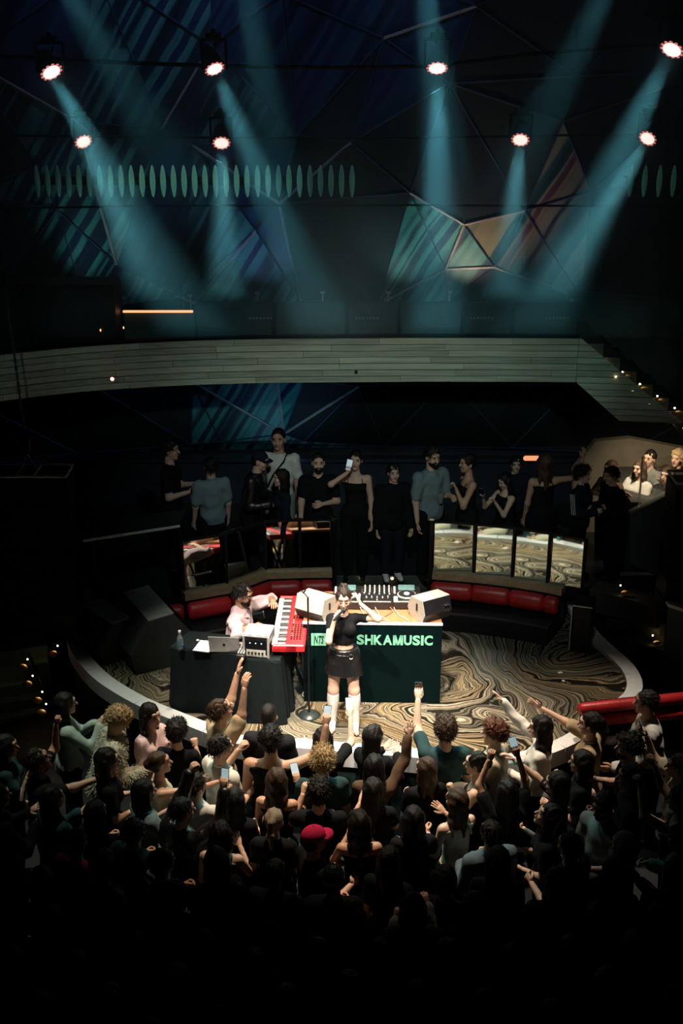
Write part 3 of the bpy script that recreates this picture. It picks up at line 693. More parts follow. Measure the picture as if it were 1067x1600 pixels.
VP = [(-60, -60), (150, -50), (330, -20), (440, -10), (600, -60), (760, -40), (900, -60), (1130, -60),
      (-50, 90), (120, 190), (255, 200), (465, 210), (330, 70), (600, 60), (742, 10), (700, 130), (900, 120), (1130, 110),
      (-60, 300), (60, 260), (180, 416), (437, 316), (300, 228), (548, 222), (640, 300), (724, 349), (696, 419), (925, 300), (1130, 260), (880, 190), (820, 330),
      (-60, 470), (20, 425), (92, 325), (140, 480), (285, 462), (303, 475), (400, 360), (470, 470), (590, 478), (700, 470), (771, 416), (912, 469), (930, 470), (1130, 480),
      (-60, 620), (140, 600), (300, 600), (443, 680), (475, 590), (432, 590), (560, 600), (700, 590), (900, 600), (1130, 620), (345, 690), (300, 690), (475, 690), (600, 700), (800, 700), (1000, 700), (-60, 720), (120, 710), (1130, 720)]
from mathutils.geometry import delaunay_2d_cdt
pts2 = [Vector((UY(x, y, WY).x, UY(x, y, WY).z)) for x, y in VP]
PALE = {frozenset(k) for k in [((437, 316), (300, 228)), ((437, 316), (548, 222)), ((437, 316), (470, 470)), ((724, 349), (696, 419)), ((771, 416), (912, 469)), ((696, 419), (700, 470)), ((696, 419), (590, 478)), ((724, 349), (640, 300)),
        ((303, 475), (400, 360)), ((285, 462), (303, 475)), ((443, 680), (300, 600)), ((443, 680), (432, 590)), ((443, 680), (560, 600)), ((696, 419), (771, 416)), ((724, 349), (820, 330)), ((-50, 90), (120, 190)), ((120, 190), (180, 416)), ((255, 200), (330, 70)), ((742, 10), (600, 60))]}
ix = {v: i for i, v in enumerate(VP)}
con = [tuple(ix[q] for q in k) for k in PALE]
dv, de, df, ov, *_ = delaunay_2d_cdt(pts2, con, [], 0, 1e-4)
offs = [random.uniform(-.14, .14) for _ in dv]
P3 = [Vector((v.x, WY + o_, v.y)) for v, o_ in zip(dv, offs)]
def PX(v):
    d = Vector((v.x, WY, v.z)) - CAM; dep = d.y * math.cos(PITCH) - d.z * math.sin(PITCH); up = d.y * math.sin(PITCH) + d.z * math.cos(PITCH)
    return 533.5 + FPX * d.x / dep, 800 - FPX * up / dep
PXY = [PX(v) for v in P3]
cxy = lambda f: (sum(PXY[i][0] for i in f) / 3, sum(PXY[i][1] for i in f) / 3)
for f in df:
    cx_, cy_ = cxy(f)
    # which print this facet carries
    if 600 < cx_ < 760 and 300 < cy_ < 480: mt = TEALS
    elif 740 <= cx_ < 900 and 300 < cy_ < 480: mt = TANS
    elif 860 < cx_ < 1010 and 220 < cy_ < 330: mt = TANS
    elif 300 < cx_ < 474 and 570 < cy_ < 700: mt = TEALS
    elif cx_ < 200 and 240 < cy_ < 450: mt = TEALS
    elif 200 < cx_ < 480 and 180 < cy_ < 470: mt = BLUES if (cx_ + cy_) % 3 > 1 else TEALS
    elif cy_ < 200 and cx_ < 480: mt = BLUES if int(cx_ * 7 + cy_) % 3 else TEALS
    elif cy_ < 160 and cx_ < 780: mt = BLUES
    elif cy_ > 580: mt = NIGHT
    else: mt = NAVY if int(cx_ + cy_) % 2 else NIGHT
    c = sum((P3[i] for i in f), Vector()) / 3
    tri = [P3[i] + (c - P3[i]).normalized() * .012 for i in f]
    if (tri[1] - tri[0]).cross(tri[2] - tri[0]).y > 0: tri.reverse()
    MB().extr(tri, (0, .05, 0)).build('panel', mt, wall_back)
PV = {frozenset(k) for k in con}
for a, b in de:
    oa = ov[a] if ov else []; ob = ov[b] if ov else []
    k = any(frozenset((i, j)) in PV for i in oa for j in ob)
    MB().tube([P3[a] + Vector((0, -.015, 0)), P3[b] + Vector((0, -.015, 0))], .020 if k else .010, 5).build('edge_strip', STRIPM if k else STRIPD, wall_back)

# ---- row of glowing ribbed tubes on the rear wall
tb = [M('tube_glow_%d' % i, (.3, .6, .5), .5, emit=e, ecol=(.13, .60, .50), bump=0) for i, e in enumerate((.015, .06, .16, .30))]
tube_me = [MB().lathe([(.004, -.21), (.018, -.18), (.034, -.09), (.038, 0), (.034, .09), (.018, .18), (.004, .21)], n=8).data('tube', m, True) for m in tb]
for xs_, lb in ((list(np.arange(58, 552, 16.4)), 'long row of upright teal glowing tubes across the rear wall'), ([985, 1007, 1030, 1052], 'short row of four dim teal tubes at the right of the rear wall')):
    t = thing('tube_light_row', lb, 'lamp')
    for px in xs_:
        lv = 3 if 165 < px < 420 else 2 if 150 < px < 480 else 1
        if px < 120: lv = 0
        link('tube', tube_me[lv], t, UY(px, 283, 5.9))
    a, b = UY(xs_[0], 283, 5.96), UY(xs_[-1], 283, 5.96)
    MB().box(((a.x + b.x) / 2, 5.98, a.z), (b.x - a.x + .1, .06, .10)).build('rail', BLACKM, t)
    for x in (a.x, (a.x + b.x) / 2, b.x): MB().box((x, 6.27, a.z), (.06, .52, .06)).build('bracket', BLACKM, t)

# ---- sweep helper
def offset_line(pl, d):
    out = []
    for i, p in enumerate(pl):
        a = Vector(pl[max(i - 1, 0)]); b = Vector(pl[min(i + 1, len(pl) - 1)]); t = (b - a).normalized()
        n = Vector((t.y, -t.x)); out.append(Vector(p) + n * d)
    return out
def sweep(mb, pl, prof, m=None):
    """prof: closed list of (offset to the camera-facing side, z)"""
    n = len(prof); rows = [offset_line(pl, d) for d, _ in prof]
    vs = [(rows[j][i].x, rows[j][i].y, prof[j][1]) for i in range(len(pl)) for j in range(n)]
    fs = [(i * n + j, i * n + (j + 1) % n, (i + 1) * n + (j + 1) % n, (i + 1) * n + j) for i in range(len(pl) - 1) for j in range(n)]
    fs += [tuple(range(n)), tuple(range((len(pl) - 1) * n, len(pl) * n))]
    return mb.add(vs, fs, m)
def resample(pl, t0, t1, n):
    P = [Vector(p) for p in pl]; L = [0]
    for a, b in zip(P, P[1:]): L.append(L[-1] + (b - a).length)
    out = []
    for i in range(n):
        s_ = t0 + (t1 - t0) * i / (n - 1)
        j = max(0, min(len(P) - 2, next((q for q in range(len(L) - 1) if L[q + 1] >= s_), len(P) - 2)))
        u = (s_ - L[j]) / (L[j + 1] - L[j]); out.append(P[j].lerp(P[j + 1], u))
    return out
def length(pl): return sum((Vector(b) - Vector(a)).length for a, b in zip(pl, pl[1:]))
def smooth_line(pl, n=40):
    P = [Vector(p) for p in pl]; out = []
    for i in range(len(P) - 1):
        p0, p1, p2, p3 = P[max(i - 1, 0)], P[i], P[i + 1], P[min(i + 2, len(P) - 1)]
        for k_ in range(n // (len(P) - 1) + 1):
            t = k_ / (n // (len(P) - 1) + 1)
            out.append(.5 * ((2 * p1) + (p2 - p0) * t + (2 * p0 - 5 * p1 + 4 * p2 - p3) * t * t + (3 * p1 - p0 - 3 * p2 + p3) * t ** 3))
    out.append(P[-1]); return out

# ---- stage platform
STG = smooth_line([(-3.12, 2.9), (-3.24, 2.3), (-3.19, 1.75), (-2.8, 1.01), (-2.29, .45), (-1.82, .09), (-1.25, -.30)], 24) + [(-1.05, -.42), (-.41, -.49), (.33, -.60), (1.2, -.74), (1.55, -.78)] + smooth_line([(1.8, -.74), (2.33, -.43), (2.9, .17), (3.25, .62), (3.3, 1.2), (3.05, 2.0), (2.95, 2.9)], 20)
STG = [Vector(p) for p in STG]
stage = thing('stage', 'low rounded stage with dark swirled marble top and pale edge', 'stage', (0, 0, FZ))
inner = offset_line(STG, -.17)     # inside edge
if (inner[len(inner) // 2] - Vector((0, 1))).length > (STG[len(STG) // 2] - Vector((0, 1))).length: inner = offset_line(STG, .17)
SGN = 1 if (offset_line(STG, .17)[30] - Vector((0, 1))).length < (STG[30] - Vector((0, 1))).length else -1
MB().prism([tuple(p) for p in offset_line(STG, .05 * SGN)], 0, -FZ - .022).build('stage_body', M('stage_side', (.012, .035, .034), .6), stage)
MB().prism([tuple(p) for p in offset_line(STG, .16 * SGN)], -FZ - .02, -FZ).build('marble_top', MARBLE, stage)
tot = length(STG); nseg = 12
for i in range(nseg):
    seg = resample(STG, tot * i / nseg + .004, tot * (i + 1) / nseg - .004, 8)
    mb = MB(); sweep(mb, seg, [(0, -FZ - .13), (0, -FZ + .05), (.17 * SGN, -FZ + .05), (.17 * SGN, -FZ - .03)]); mb.build('edge_board', WHITEP, stage)

# ---- booth benches, mirror balustrade and steps behind the stage
BL = [(-2.35, 1.98), (-1.85, 2.05), (-1.36, 2.26), (-.92, 2.66), (-.5, 2.70), (-.11, 2.71)]
BR = [(1.1, 2.66), (1.6, 2.57), (2.05, 2.44), (2.45, 2.28), (2.83, 2.08)]
def bench(pl, label, ledge_from):
    t = thing('booth_bench', label, 'bench')
    mb = MB(); sweep(mb, pl[ledge_from:], [(-.10, .47), (-.10, .555), (.06, .555), (.06, .47)]); mb.build('ledge', TAN, t)
    n = len(pl) - 1
    for i in range(n):
        a, b = Vector(pl[i]), Vector(pl[i + 1]); nn = Vector(((b - a).y, -(b - a).x)).normalized(); d = (b - a).normalized() * .006
        p, q = a + nn * .13 + d, b + nn * .13 - d
        r = .115
        mb = MB(); ln = (q - p).length; N = 12; rings = [(0, .7), (.02, .93), (.05, 1), (ln - .05, 1), (ln - .02, .93), (ln, .7)]
        tt = (q - p).normalized(); n3 = Vector((tt.y, -tt.x, 0)); vs = []
        for s_, k_ in rings:
            c = p + tt * s_
            vs += [Vector((c.x, c.y, .36)) + n3 * .085 * k_ * math.cos(2 * math.pi * j / N) + Vector((0, 0, r * k_ * math.sin(2 * math.pi * j / N))) for j in range(N)]
        mb.add(vs, [(i_ * N + j, i_ * N + (j + 1) % N, (i_ + 1) * N + (j + 1) % N, (i_ + 1) * N + j) for i_ in range(5) for j in range(N)] + [tuple(range(N)), tuple(range(5 * N, 6 * N))])
        mb.build('back_cushion', RED, t, True)
    mb = MB(); sweep(mb, pl, [(.05, .0), (.05, .24), (.46, .24), (.48, .22), (.48, .0)]); mb.build('seat', BLACK, t)
    mb = MB(); sweep(mb, pl, [(-.10, .0), (-.10, .47), (.05, .47), (.05, .0)]); mb.build('back_frame', BLACK, t)
    return t
bench(BL, 'curved red booth bench left of the terrace steps', 1)
bench(BR[:4] + [(2.62, 2.19)], 'curved red booth bench right of the terrace steps', 0)
def mirrors(pl, label, ang, tilt):
    t = thing('mirror_balustrade', label, 'balustrade')
    for i in range(len(pl) - 1):
        a, b = Vector(pl[i]), Vector(pl[i + 1]); c = (a + b) / 2; d = (b - a); n = Vector((d.y, -d.x)).normalized(); c = c - n * .06
        mb = MB(); mb.box((0, 0, .30), (d.length - .03, .02, .60))
        o = mb.build('mirror_pane', MIRROR, t, loc=(c.x, c.y, .565), rz=math.atan2(d.y, d.x) + R(ang[i])); o.rotation_mode = 'XYZ'; o.rotation_euler.x = -R(tilt)
        MB().box((0, 0, .62), (d.length, .035, .025)).build('top_rail', BLACK, t, loc=(c.x, c.y, .565), rz=math.atan2(d.y, d.x))
    for i, p in enumerate(pl):
        MB().box((0, 0, .32), (.03, .04, .66)).build('post', BLACK, t, loc=(p[0], p[1] + .06, .555))
    return t
mirrors(BL[1:], 'low balustrade of mirror panes reflecting the red keyboard', [0, 0, 0, 3, 0], 9.5)
mirrors(BR, 'low balustrade of mirror panes reflecting the marble stage', [9, 8, 7, 6], 3.0)

def step_lamp(parent, loc, tgt, power=.6, rad=.016, ang=120):
    o = MB().lathe([(rad * .4, -.006), (rad, 0), (rad * .6, .008)], n=10, mat=Matrix.Rotation(R(90), 3, 'X')).build('step_light', WARM, parent, loc=loc)
    if power:
        s_ = spot('step_light_beam', Vector(loc) + Vector((0, -.02, 0)), tgt, power, (1, .66, .30), ang, 1, .015); s_.parent = parent
    return o
def add_pool_blob(parent, loc, r):
    MB().ell(loc, r, 10, 6).build('pool_blob', M('pool_tan', (.5, .33, .16), .4), parent, True)  # tan ellipsoid added beside a step lamp to stand in for its light pool
st = thing('terrace_steps', 'marble steps between the red benches leading up to the terrace', 'steps')
MB().box((.49, 3.005, .0625), (1.17, .36, .125), bev=.006).build('step', M('step_marble', (.05, .06, .05), .35, var=.7, scale=5), st)
MB().box((.49, 3.20, .125), (1.17, .03, .25), bev=.006).build('riser', MATS['step_marble'], st)
for x in (.25, .64):
    step_lamp(st, (x, 2.815, .085), (x, 2.6, 0), .5); step_lamp(st, (x, 3.175, .215), (x, 3.02, .125), .7)
for x, lb in ((-.085, 'left'), (1.075, 'right')):
    t = thing('gate_post', 'tall dark post at the %s side of the terrace steps' % lb, 'post', (x, 2.62, .34 if 0 else 0))
    MB().box((0, 0, .62), (.05, .05, 1.24), bev=.006).build('shaft', DARKMETAL, t); MB().box((0, 0, 1.26), (.065, .065, .03), bev=.005).build('post_cap', CHROME, t)

# ---- terrace back rail and under-balcony wall band
MB().box((.3, 5.72, MZ + .32), (9.0, .10, .64)).box((.3, 5.70, MZ + .67), (9.0, .18, .05)).build('terrace_counter', M('counter_dark', (.02, .03, .045), .4), None)
tag(bpy.data.objects['terrace_counter'], 'long dark counter running along the terrace back wall', 'counter')

# ---- balcony
BAL = smooth_line([(-5.7, .75), (-4.8, 1.62), (-3.95, 2.17), (-3.0, 2.6), (-2.0, 2.85), (-1, 2.97), (0, 3.01), (1, 3.03), (2, 3.02), (2.75, 3.0)], 45)
bal = thing('balcony', 'curved balcony front clad in grey horizontal wooden planks', 'balcony')
Lb = length(BAL); NC = 7; z0, z1 = 2.83, 3.36; ch = (z1 - z0) / NC
for c in range(NC):
    t = -random.uniform(0, .8)
    while t < Lb - .02:
        t2 = min(Lb, t + random.uniform(.9, 1.7)); a0 = max(0, t)
        if Lb - t2 < .25: t2 = Lb
        pr_ = random.uniform(0, .012); n = max(3, int((t2 - a0) / .15) + 2)
        if t2 - a0 > .05:
            mb = MB(); sweep(mb, resample(BAL, a0 + .002, t2 - .002, n), [(-.02, z0 + c * ch + .004), (-.02, z0 + (c + 1) * ch - .004), (pr_, z0 + (c + 1) * ch - .004), (pr_, z0 + c * ch + .004)])
            mb.build('plank', PLANK, bal)
        t = t2
mb = MB(); sweep(mb, BAL, [(-.02, z0), (-.02, z1 + .02), (-.12, z1 + .02), (-.12, z0)]); mb.build('fascia_backing', BLACKM, bal)
mb = MB(); sweep(mb, BAL, [(-.12, z0 + .02), (-.12, z0 + .16), (-3.0, z0 + .16), (-3.0, z0 + .02)]); mb.build('deck', BLACKM, bal)
mb = MB(); MB().cyl((.17, 2.985, z0 + .13), (.17, 2.999, z0 + .13), .022, n=10).build('socket', BLACK, bal)
MB().lathe([(.006, -.005), (.022, 0), (.006, .008)], n=8, mat=Matrix.Rotation(R(90), 3, 'X')).build('indicator', M('red_indicator', (1, .2, .15), .4, emit=6, ecol=(1, .25, .18), bump=0), bal, loc=UZ(176, 591, 3.06) + Vector((0, -.03, 0)))
# stair flank to the right, planks cut on the slope
fl = thing('stair_flank', 'sloping plank-clad side of the staircase at the right end of the balcony', 'stair side')
xu = lambda z: 2.78 + (3.36 - z) / .80; xl = lambda z: 2.76 + (2.83 - z) / .86
yy = lambda x: 3.0 - (x - 2.75) * .12
for c in range(13):
    zb, zt = z1 - (c + 1) * ch + .004, z1 - c * ch - .004; pr_ = random.uniform(0, .012)
    q = [(max(2.752, xl(zb)), zb), (xu(zb), zb), (xu(zt), zt), (max(2.752, xl(zt)), zt)]
    if q[1][0] > 5.2: break
    MB().extr([(x, yy(x) - pr_, z) for x, z in q], (0, .05, 0)).build('plank', PLANK, fl)
# stairs with step lamps
sr = thing('balcony_stairs', 'dark staircase with rows of warm step lights right of the balcony', 'stairs')
for i in range(9):
    x0 = 2.86 + .205 * i; z = 3.30 - .165 * i
    MB().box((x0 + .10, 3.62, z - .10), (.205, 1.1, .16), bev=.006).build('step', M('stair_dark', (.05, .048, .042), .5), sr)
    p_ = UY(918 + 27.2 * i, 544 + 18.7 * i, 3.04); MB().ell(p_ + Vector((.06, -.01, -.045)), (.05, .02, .016), 8, 5).build('pool_blob', M('pool_tan', (.5, .33, .16), .4), sr); step_lamp(sr, p_, p_ + Vector((.07, -.01, -.06)), .12, .011, 110)  # each lamp gets an added tan ellipsoid as its pool of light
    if 2 <= i < 8: step_lamp(sr, UY(962 + 26.5 * (i - 2), 589 + 20 * (i - 2), 2.93), UY(967 + 26.5 * (i - 2), 596 + 20 * (i - 2), 2.9), .0, .008, 100)
MB().extr([(2.8, 4.2, 3.3), (4.9, 4.2, 1.7), (4.9, 4.2, 3.1), (4.0, 4.2, 3.55), (2.8, 4.2, 3.66)], (0, .1, 0)).build('stair_wall', CONC, sr)

# balcony back furniture: dark cabinet, panels with faint sign dots, glowing strip, number plates
cb = thing('balcony_cabinet', 'large black cabinet standing on the left of the balcony', 'cabinet', (0, 0, z0 + .16))
pA, pB = UY(-60, 520, 3.0), UY(176, 428, 3.0)
MB().box(((pA.x + pB.x) / 2, 3.25, .42), (pB.x - pA.x, .5, pB.z - z0 - .16 + .02), bev=.02).build('body', BLACK, cb)
for q in ((157, 516), (193, 512)): MB().ell(UY(*q, 2.985) - Vector((0, 0, z0 + .16)), (.008, .008, .016), 6, 4).build('indicator', M('orange_indicator', (1, .4, .15), .4, emit=3, ecol=(1, .35, .12), bump=0), cb)
gs = thing('light_strip', 'glowing orange light strip above a low panel on the balcony', 'lamp', (0, 0, z0 + .16))
a, b = UY(192, 487, 3.35), UY(301, 485, 3.35)
MB().box(((a.x + b.x) / 2, 3.36, a.z - z0 - .16), (b.x - a.x, .03, .022)).build('tube', M('orange_tube', (1, .45, .2), .4, emit=2.0, ecol=(1, .36, .16), bump=0), gs)
MB().box(((a.x + b.x) / 2, 3.42, (a.z - z0 - .16) / 2), (b.x - a.x, .06, a.z - z0 - .16)).build('panel', M('panel_teal_dark', (.02, .045, .05), .6), gs)
SIGN = M('sign_dots', (.10, .12, .12), .5, emit=.02, ecol=(.4, .5, .5), bump=0)
for i, (xa, xb, sx) in enumerate(((306, 425, 407), (430, 540, None), (545, 622, 573), (626, 722, None), (726, 800, 752), (804, 904, 870))):
    t = thing('privacy_screen', 'dark teal screen on the balcony, %s of six counted from the orange light strip' % ('first', 'second', 'third', 'fourth', 'fifth', 'last')[i], 'screen', (0, 0, z0 + .16))
    a, b = UY(xa, 480, 3.6), UY(xb, 480, 3.6); h = UY(xa, 472, 3.6).z - z0 - .16
    MB().box(((a.x + b.x) / 2, 3.62, h / 2), (b.x - a.x - .01, .06, h), bev=.01).build('board', M('panel_teal_%d' % (i % 2), ((.010, .022, .026), (.016, .032, .036))[i % 2], .6), t)
    if sx:
        for q in range(7):
            p = UY(sx + (q - 3) * 5.6, 497, 3.585)
            MB().lathe([(.010, -.002), (.014, 0), (.010, .004)], n=8, mat=Matrix.Rotation(R(90), 3, 'X')).build('sign_dot', SIGN, t, loc=(p.x, 3.586, p.z - z0 - .16))
for q in ((85, 471), (193, 465), (297, 462), (402, 458), (504, 457), (607, 457), (703, 456), (893, 470)):
    p = UY(*q, 4.0)
    o = MB().box((0, 0, 0), (.06, .012, .032), bev=.003).box((0, .01, -.2), (.015, .01, .4)).build('row_marker', M('marker_white', (.5, .5, .46), .5), None, loc=p)
    tag(o, 'tiny pale row marker plate along the back of the balcony', 'sign', 'row marker plates on the balcony')

# ---- right-hand side box: lit plaster wall, raised parapet
struct(MB().extr([UY(895, 735, 4.6), UY(930, 690, 4.6), UY(985, 685, 4.6), UY(1090, 705, 4.6), UY(1090, 860, 4.6), UY(895, 860, 4.6)], (0, .12, 0)).build('wall_alcove', PLASTER))
pp = thing('side_parapet', 'dark sloping parapet of the raised side box at right', 'parapet')
q = [UY(985, 805, 3.1), UY(1047, 772, 3.1), UY(1085, 760, 3.1), UY(1085, 930, 3.1), UY(985, 880, 3.1)]
MB().extr(q, (0, .10, 0)).build('front', CONC, pp)
MB().extr([q[0] + Vector((0, -.02, 0)), q[1] + Vector((0, -.02, 0)), q[1] + Vector((0, -.02, .02)), q[0] + Vector((0, -.02, .02))], (0, .14, 0)).build('coping', M('coping', (.12, .14, .12), .5), pp)
gl = thing('glass_screen', 'sloping glass screen on the side box parapet', 'glass screen')
MB().extr([UY(993, 800, 3.14), UY(1050, 770, 3.14), UY(1050, 712, 3.14), UY(1000, 722, 3.14)], (0, .012, 0)).build('pane', GLASSD, gl)
MB().tube([UY(997, 806, 3.13), UY(1004, 714, 3.13)], .012, 6).build('upright', CHROME, gl)
sb = struct(MB().box((4.35, 3.95, .45), (1.5, 1.3, 1.5)).build('floor_side_box', M('side_box', (.03, .03, .028), .7)))
wl = thing('wall_lamp', 'small orange glowing wall lamp behind the terrace guests', 'lamp')
p = UY(832, 716, 5.55); MB().box(p, (.26, .05, .07), bev=.02).build('glow', M('lamp_orange', (1, .5, .25), .4, emit=1.0, ecol=(1, .35, .16), bump=0), wl); MB().box(p + Vector((0, .05, -.0)), (.2, .06, .12)).build('bracket', BLACK, wl)
spot('wall_lamp_beam', p + Vector((.2, -.1, .05)), (p.x + 1.0, 4.9, 1.0), 5, (1, .75, .5), 110, 1, .05, None)
spot('alcove_fill', UY(1015, 655, 3.3), UY(1030, 745, 3.9), 110, (1, .80, .55), 95, 1, .06)  # added warm fill brightening the side box group, unseen source
MB().lathe([(.05, 0), (.06, .05), (.03, .07)], n=12).build('alcove_fill_housing', BLACK, None, loc=UY(1015, 655, 3.3) + Vector((0, 0, .03)))
tag(bpy.data.objects['alcove_fill_housing'], 'small black housing added for the fill lamp over the side box at right', 'lamp')

# ---- stairs lower right with warm dots, and lower left
s2 = thing('side_stairs', 'dark stairs with warm step lights beside the right end of the stage', 'stairs')
for i, (x, y) in enumerate(((968, 920), (997, 945), (1025, 972), (1018, 998))):
    p = UZ(x, y, .35 - .17 * i)
    MB().box((p.x + .12, p.y + .02, p.z - .22), (.9, .30, .30), rz=R(-35), bev=.006).build('step', MATS['stair_dark'], s2)
    step_lamp(s2, (p.x, p.y - .03, p.z + .06), (p.x + .05, p.y - .09, p.z - .02), .35, .010, 140); add_pool_blob(s2, (p.x + .05, p.y - .07, p.z - .02), (.05, .025, .03))
rail = thing('side_rail', 'pale handrail end at the right edge behind the stage', 'rail')
a, b = UZ(1043, 948, .6), UZ(1100, 968, .6)
MB().extr([a, b, b + Vector((0, .12, 0)), a + Vector((0, .12, 0))], (0, 0, .04)).build('rail_top', WHITEP, rail)
MB().extr([a + Vector((.02, .02, 0)), b, b + Vector((0, 0, -1.7)), a + Vector((.02, .02, -1.7))], (0, .06, 0)).build('rail_panel', CONC, rail)
s3 = thing('left_stairs', 'dark stairs with warm step lights at the lower left edge', 'stairs')
for i in range(5):
    p = UZ(60, 1020 + 27 * i, -.35 - .16 * i)
    MB().box((p.x - .75, p.y + .10, p.z - .10 - (p.z - FZ) / 2 + .1), (1.6, .36, max(.1, p.z - FZ)), rz=R(20), bev=.006).build('step', M('stair_green', (.07, .10, .085), .6), s3)
for (x, y) in ((43, 1030), (51, 1056), (66, 1081), (90, 1009), (72, 1100)):
    p = UZ(x, y, -.30)
    step_lamp(s3, p, p + Vector((-.06, -.06, -.07)), .5, .010, 140); add_pool_blob(s3, p + Vector((-.05, -.05, -.085)), (.055, .03, .045))
MB().tube([UZ(45, 1022, -.2), UZ(78, 1095, -.5)], .018, 6).build('handrail', BLACK, s3)
# red padded bench at the right of the dance floor
rb = thing('padded_rail_bench', 'two red padded rolls of a bench along the right side of the dance floor', 'bench')
for (xa, ya, xb, yb, z) in ((903, 1108, 1090, 1088, .40), (912, 1126, 1090, 1112, .24)):
    a, b = UZ(xa, ya, z), UZ(xb, yb, z); d = (b - a)
    MB().tube([a, a + d * .02, a + d * .05] + [a + d * t for t in (.3, .6, .95)] + [b], [.03, .055, .062, .062, .062, .062, .03], 12).build('cushion_roll', RED, rb, True)
a, b = UZ(912, 1118, .36), UZ(1090, 1100, .36)
MB().extr([(a.x, a.y + .1, .056), (b.x, b.y + .1, .056), (b.x, b.y + .1, .40), (a.x, a.y + .1, .40)], (0, .1, 0)).build('bench_base', BLACK, rb)
# ============================================================ RIG
def pipe(name, label, pts, Y, r):
    o = MB().tube([UY(x, y, Y) for x, y in pts], r, 7).build(name, DARKMETAL, None, True); tag(o, label, 'pipe'); return o
PIPES = {3.0: [(-60, 84), (190, 98), (335, 103), (533, 106), (683, 103), (830, 84), (960, 74), (1130, 62)], 4.6: [(-60, 211), (130, 213), (346, 215), (533, 216), (813, 213), (1012, 208), (1130, 203)], 2.0: [(-60, -105), (533, -95), (1130, -105)]}
PGAP = .36          # the pipes run behind the lamp heads, joined by a bracket arm
pipe('lighting_pipe', 'upper dark lighting pipe carrying four stage lights', PIPES[3.0], 3.0 + PGAP, .022)
pipe('lighting_pipe', 'middle dark lighting pipe carrying four stage lights', PIPES[4.6], 4.6 + PGAP, .016)
pipe('cable_rail', 'lowest thin rail stretched across the hall with no lights', [(-60, 327), (200, 322), (533, 320), (800, 321), (1130, 323)], 5.2, .014)
pipe('lighting_pipe', 'topmost lighting pipe near the ceiling carrying four stage lights', PIPES[2.0], 2.0 + PGAP, .022)
LENS = M('lens_white', (1, 1, 1), .3, emit=1.6, ecol=(.95, .98, 1), bump=0)
LEDR = M('led_pink', (1, .5, .5), .3, emit=.8, ecol=(1, .30, .28), bump=0)
HEADM = M('lamp_housing', (.004, .004, .005), .5, spec=.2)
def stage_light(px, py, Y, slope, label, power, rad=.115, tz=1350, ang=14.5):
    c = UY(px, py, Y); tgt = UZ(px + slope * (tz - py), tz, -.2); d = (tgt - c).normalized()
    t = thing('stage_light', label, 'stage light', c)
    Q = Vector((0, 0, -1)).rotation_difference(d).to_matrix()
    MB().lathe([(rad * .55, .26), (rad * .8, .22), (rad * 1.02, .06), (rad * 1.06, .012), (rad * 1.06, -.004)], n=18, mat=Q).build('lamp_head', HEADM, t, True)
    MB().lathe([(rad * .80, -.012), (rad * .80, -.004)], n=18, mat=Q).build('lens', LENS, t)
    mb = MB()
    for i in range(12):
        a = 2 * math.pi * i / 12; mb.ell(Q @ Vector((rad * .90 * math.cos(a), rad * .90 * math.sin(a), -.006)), (rad * .17, rad * .17, .006), 8, 4, None, Q)
    mb.build('led_ring', [LEDR], t)
    mb = MB()
    for sg in (1, -1): mb.box((sg * rad * 1.22, 0, .14), (.025, .06, .30), bev=.006)
    mb.box((0, 0, .29), (rad * 2.6, .07, .03), bev=.006); mb.build('yoke', HEADM, t)
    MB().box((0, 0, .33), (.16, .12, .06), bev=.01).box((0, 0, .375), (.05, .05, .05), bev=.006).build('base_box', HEADM, t)
    pp_ = PIPES[Y]; py_ = float(np.interp(px, [q[0] for q in pp_], [q[1] for q in pp_])); e_ = UY(px, py_, Y + PGAP) - c
    MB().tube([(0, .05, .345), (0, PGAP - .05, .345), e_ + Vector((0, -.028, .01))], .012, 6).build('bracket_arm', HEADM, t)
    spot('beam', d * .03, d * 3, power, (.30, .80, .86), ang, .85, rad * .75, t)
    return t
PW = 500
for a in [(80, 112, 3.0, .55, 'stage light at the far left of the upper pipe', PW * 2.0, .120), (335, 107, 3.0, .42, 'second stage light from the left on the upper pipe', PW * 1.6, .105), (683, 106, 3.0, .0, 'third stage light from the left on the upper pipe', PW * 2.6, .110), (1050, 77, 3.0, -.5, 'stage light at the far right of the upper pipe', PW * 1.8, .125),
          (130, 221, 4.6, .45, 'stage light at the far left of the middle pipe', PW * 2.0, .105), (346, 223, 4.6, .03, 'second stage light from the left on the middle pipe', PW * 2.2, .105), (813, 218, 4.6, -.10, 'third stage light from the left on the middle pipe', PW * 2.4, .108), (1012, 216, 4.6, -.62, 'stage light at the far right of the middle pipe', PW * 2.6, .108),
          (55, -100, 2.0, .6, 'stage light at the far left of the topmost pipe', PW * .42, .12), (372, -95, 2.0, .17, 'second stage light from the left on the topmost pipe', PW * .42, .12), (657, -95, 2.0, .11, 'third stage light from the left on the topmost pipe', PW * .9, .12), (990, -100, 2.0, -.5, 'stage light at the far right of the topmost pipe', PW * .42, .12)]:
    stage_light(*a)

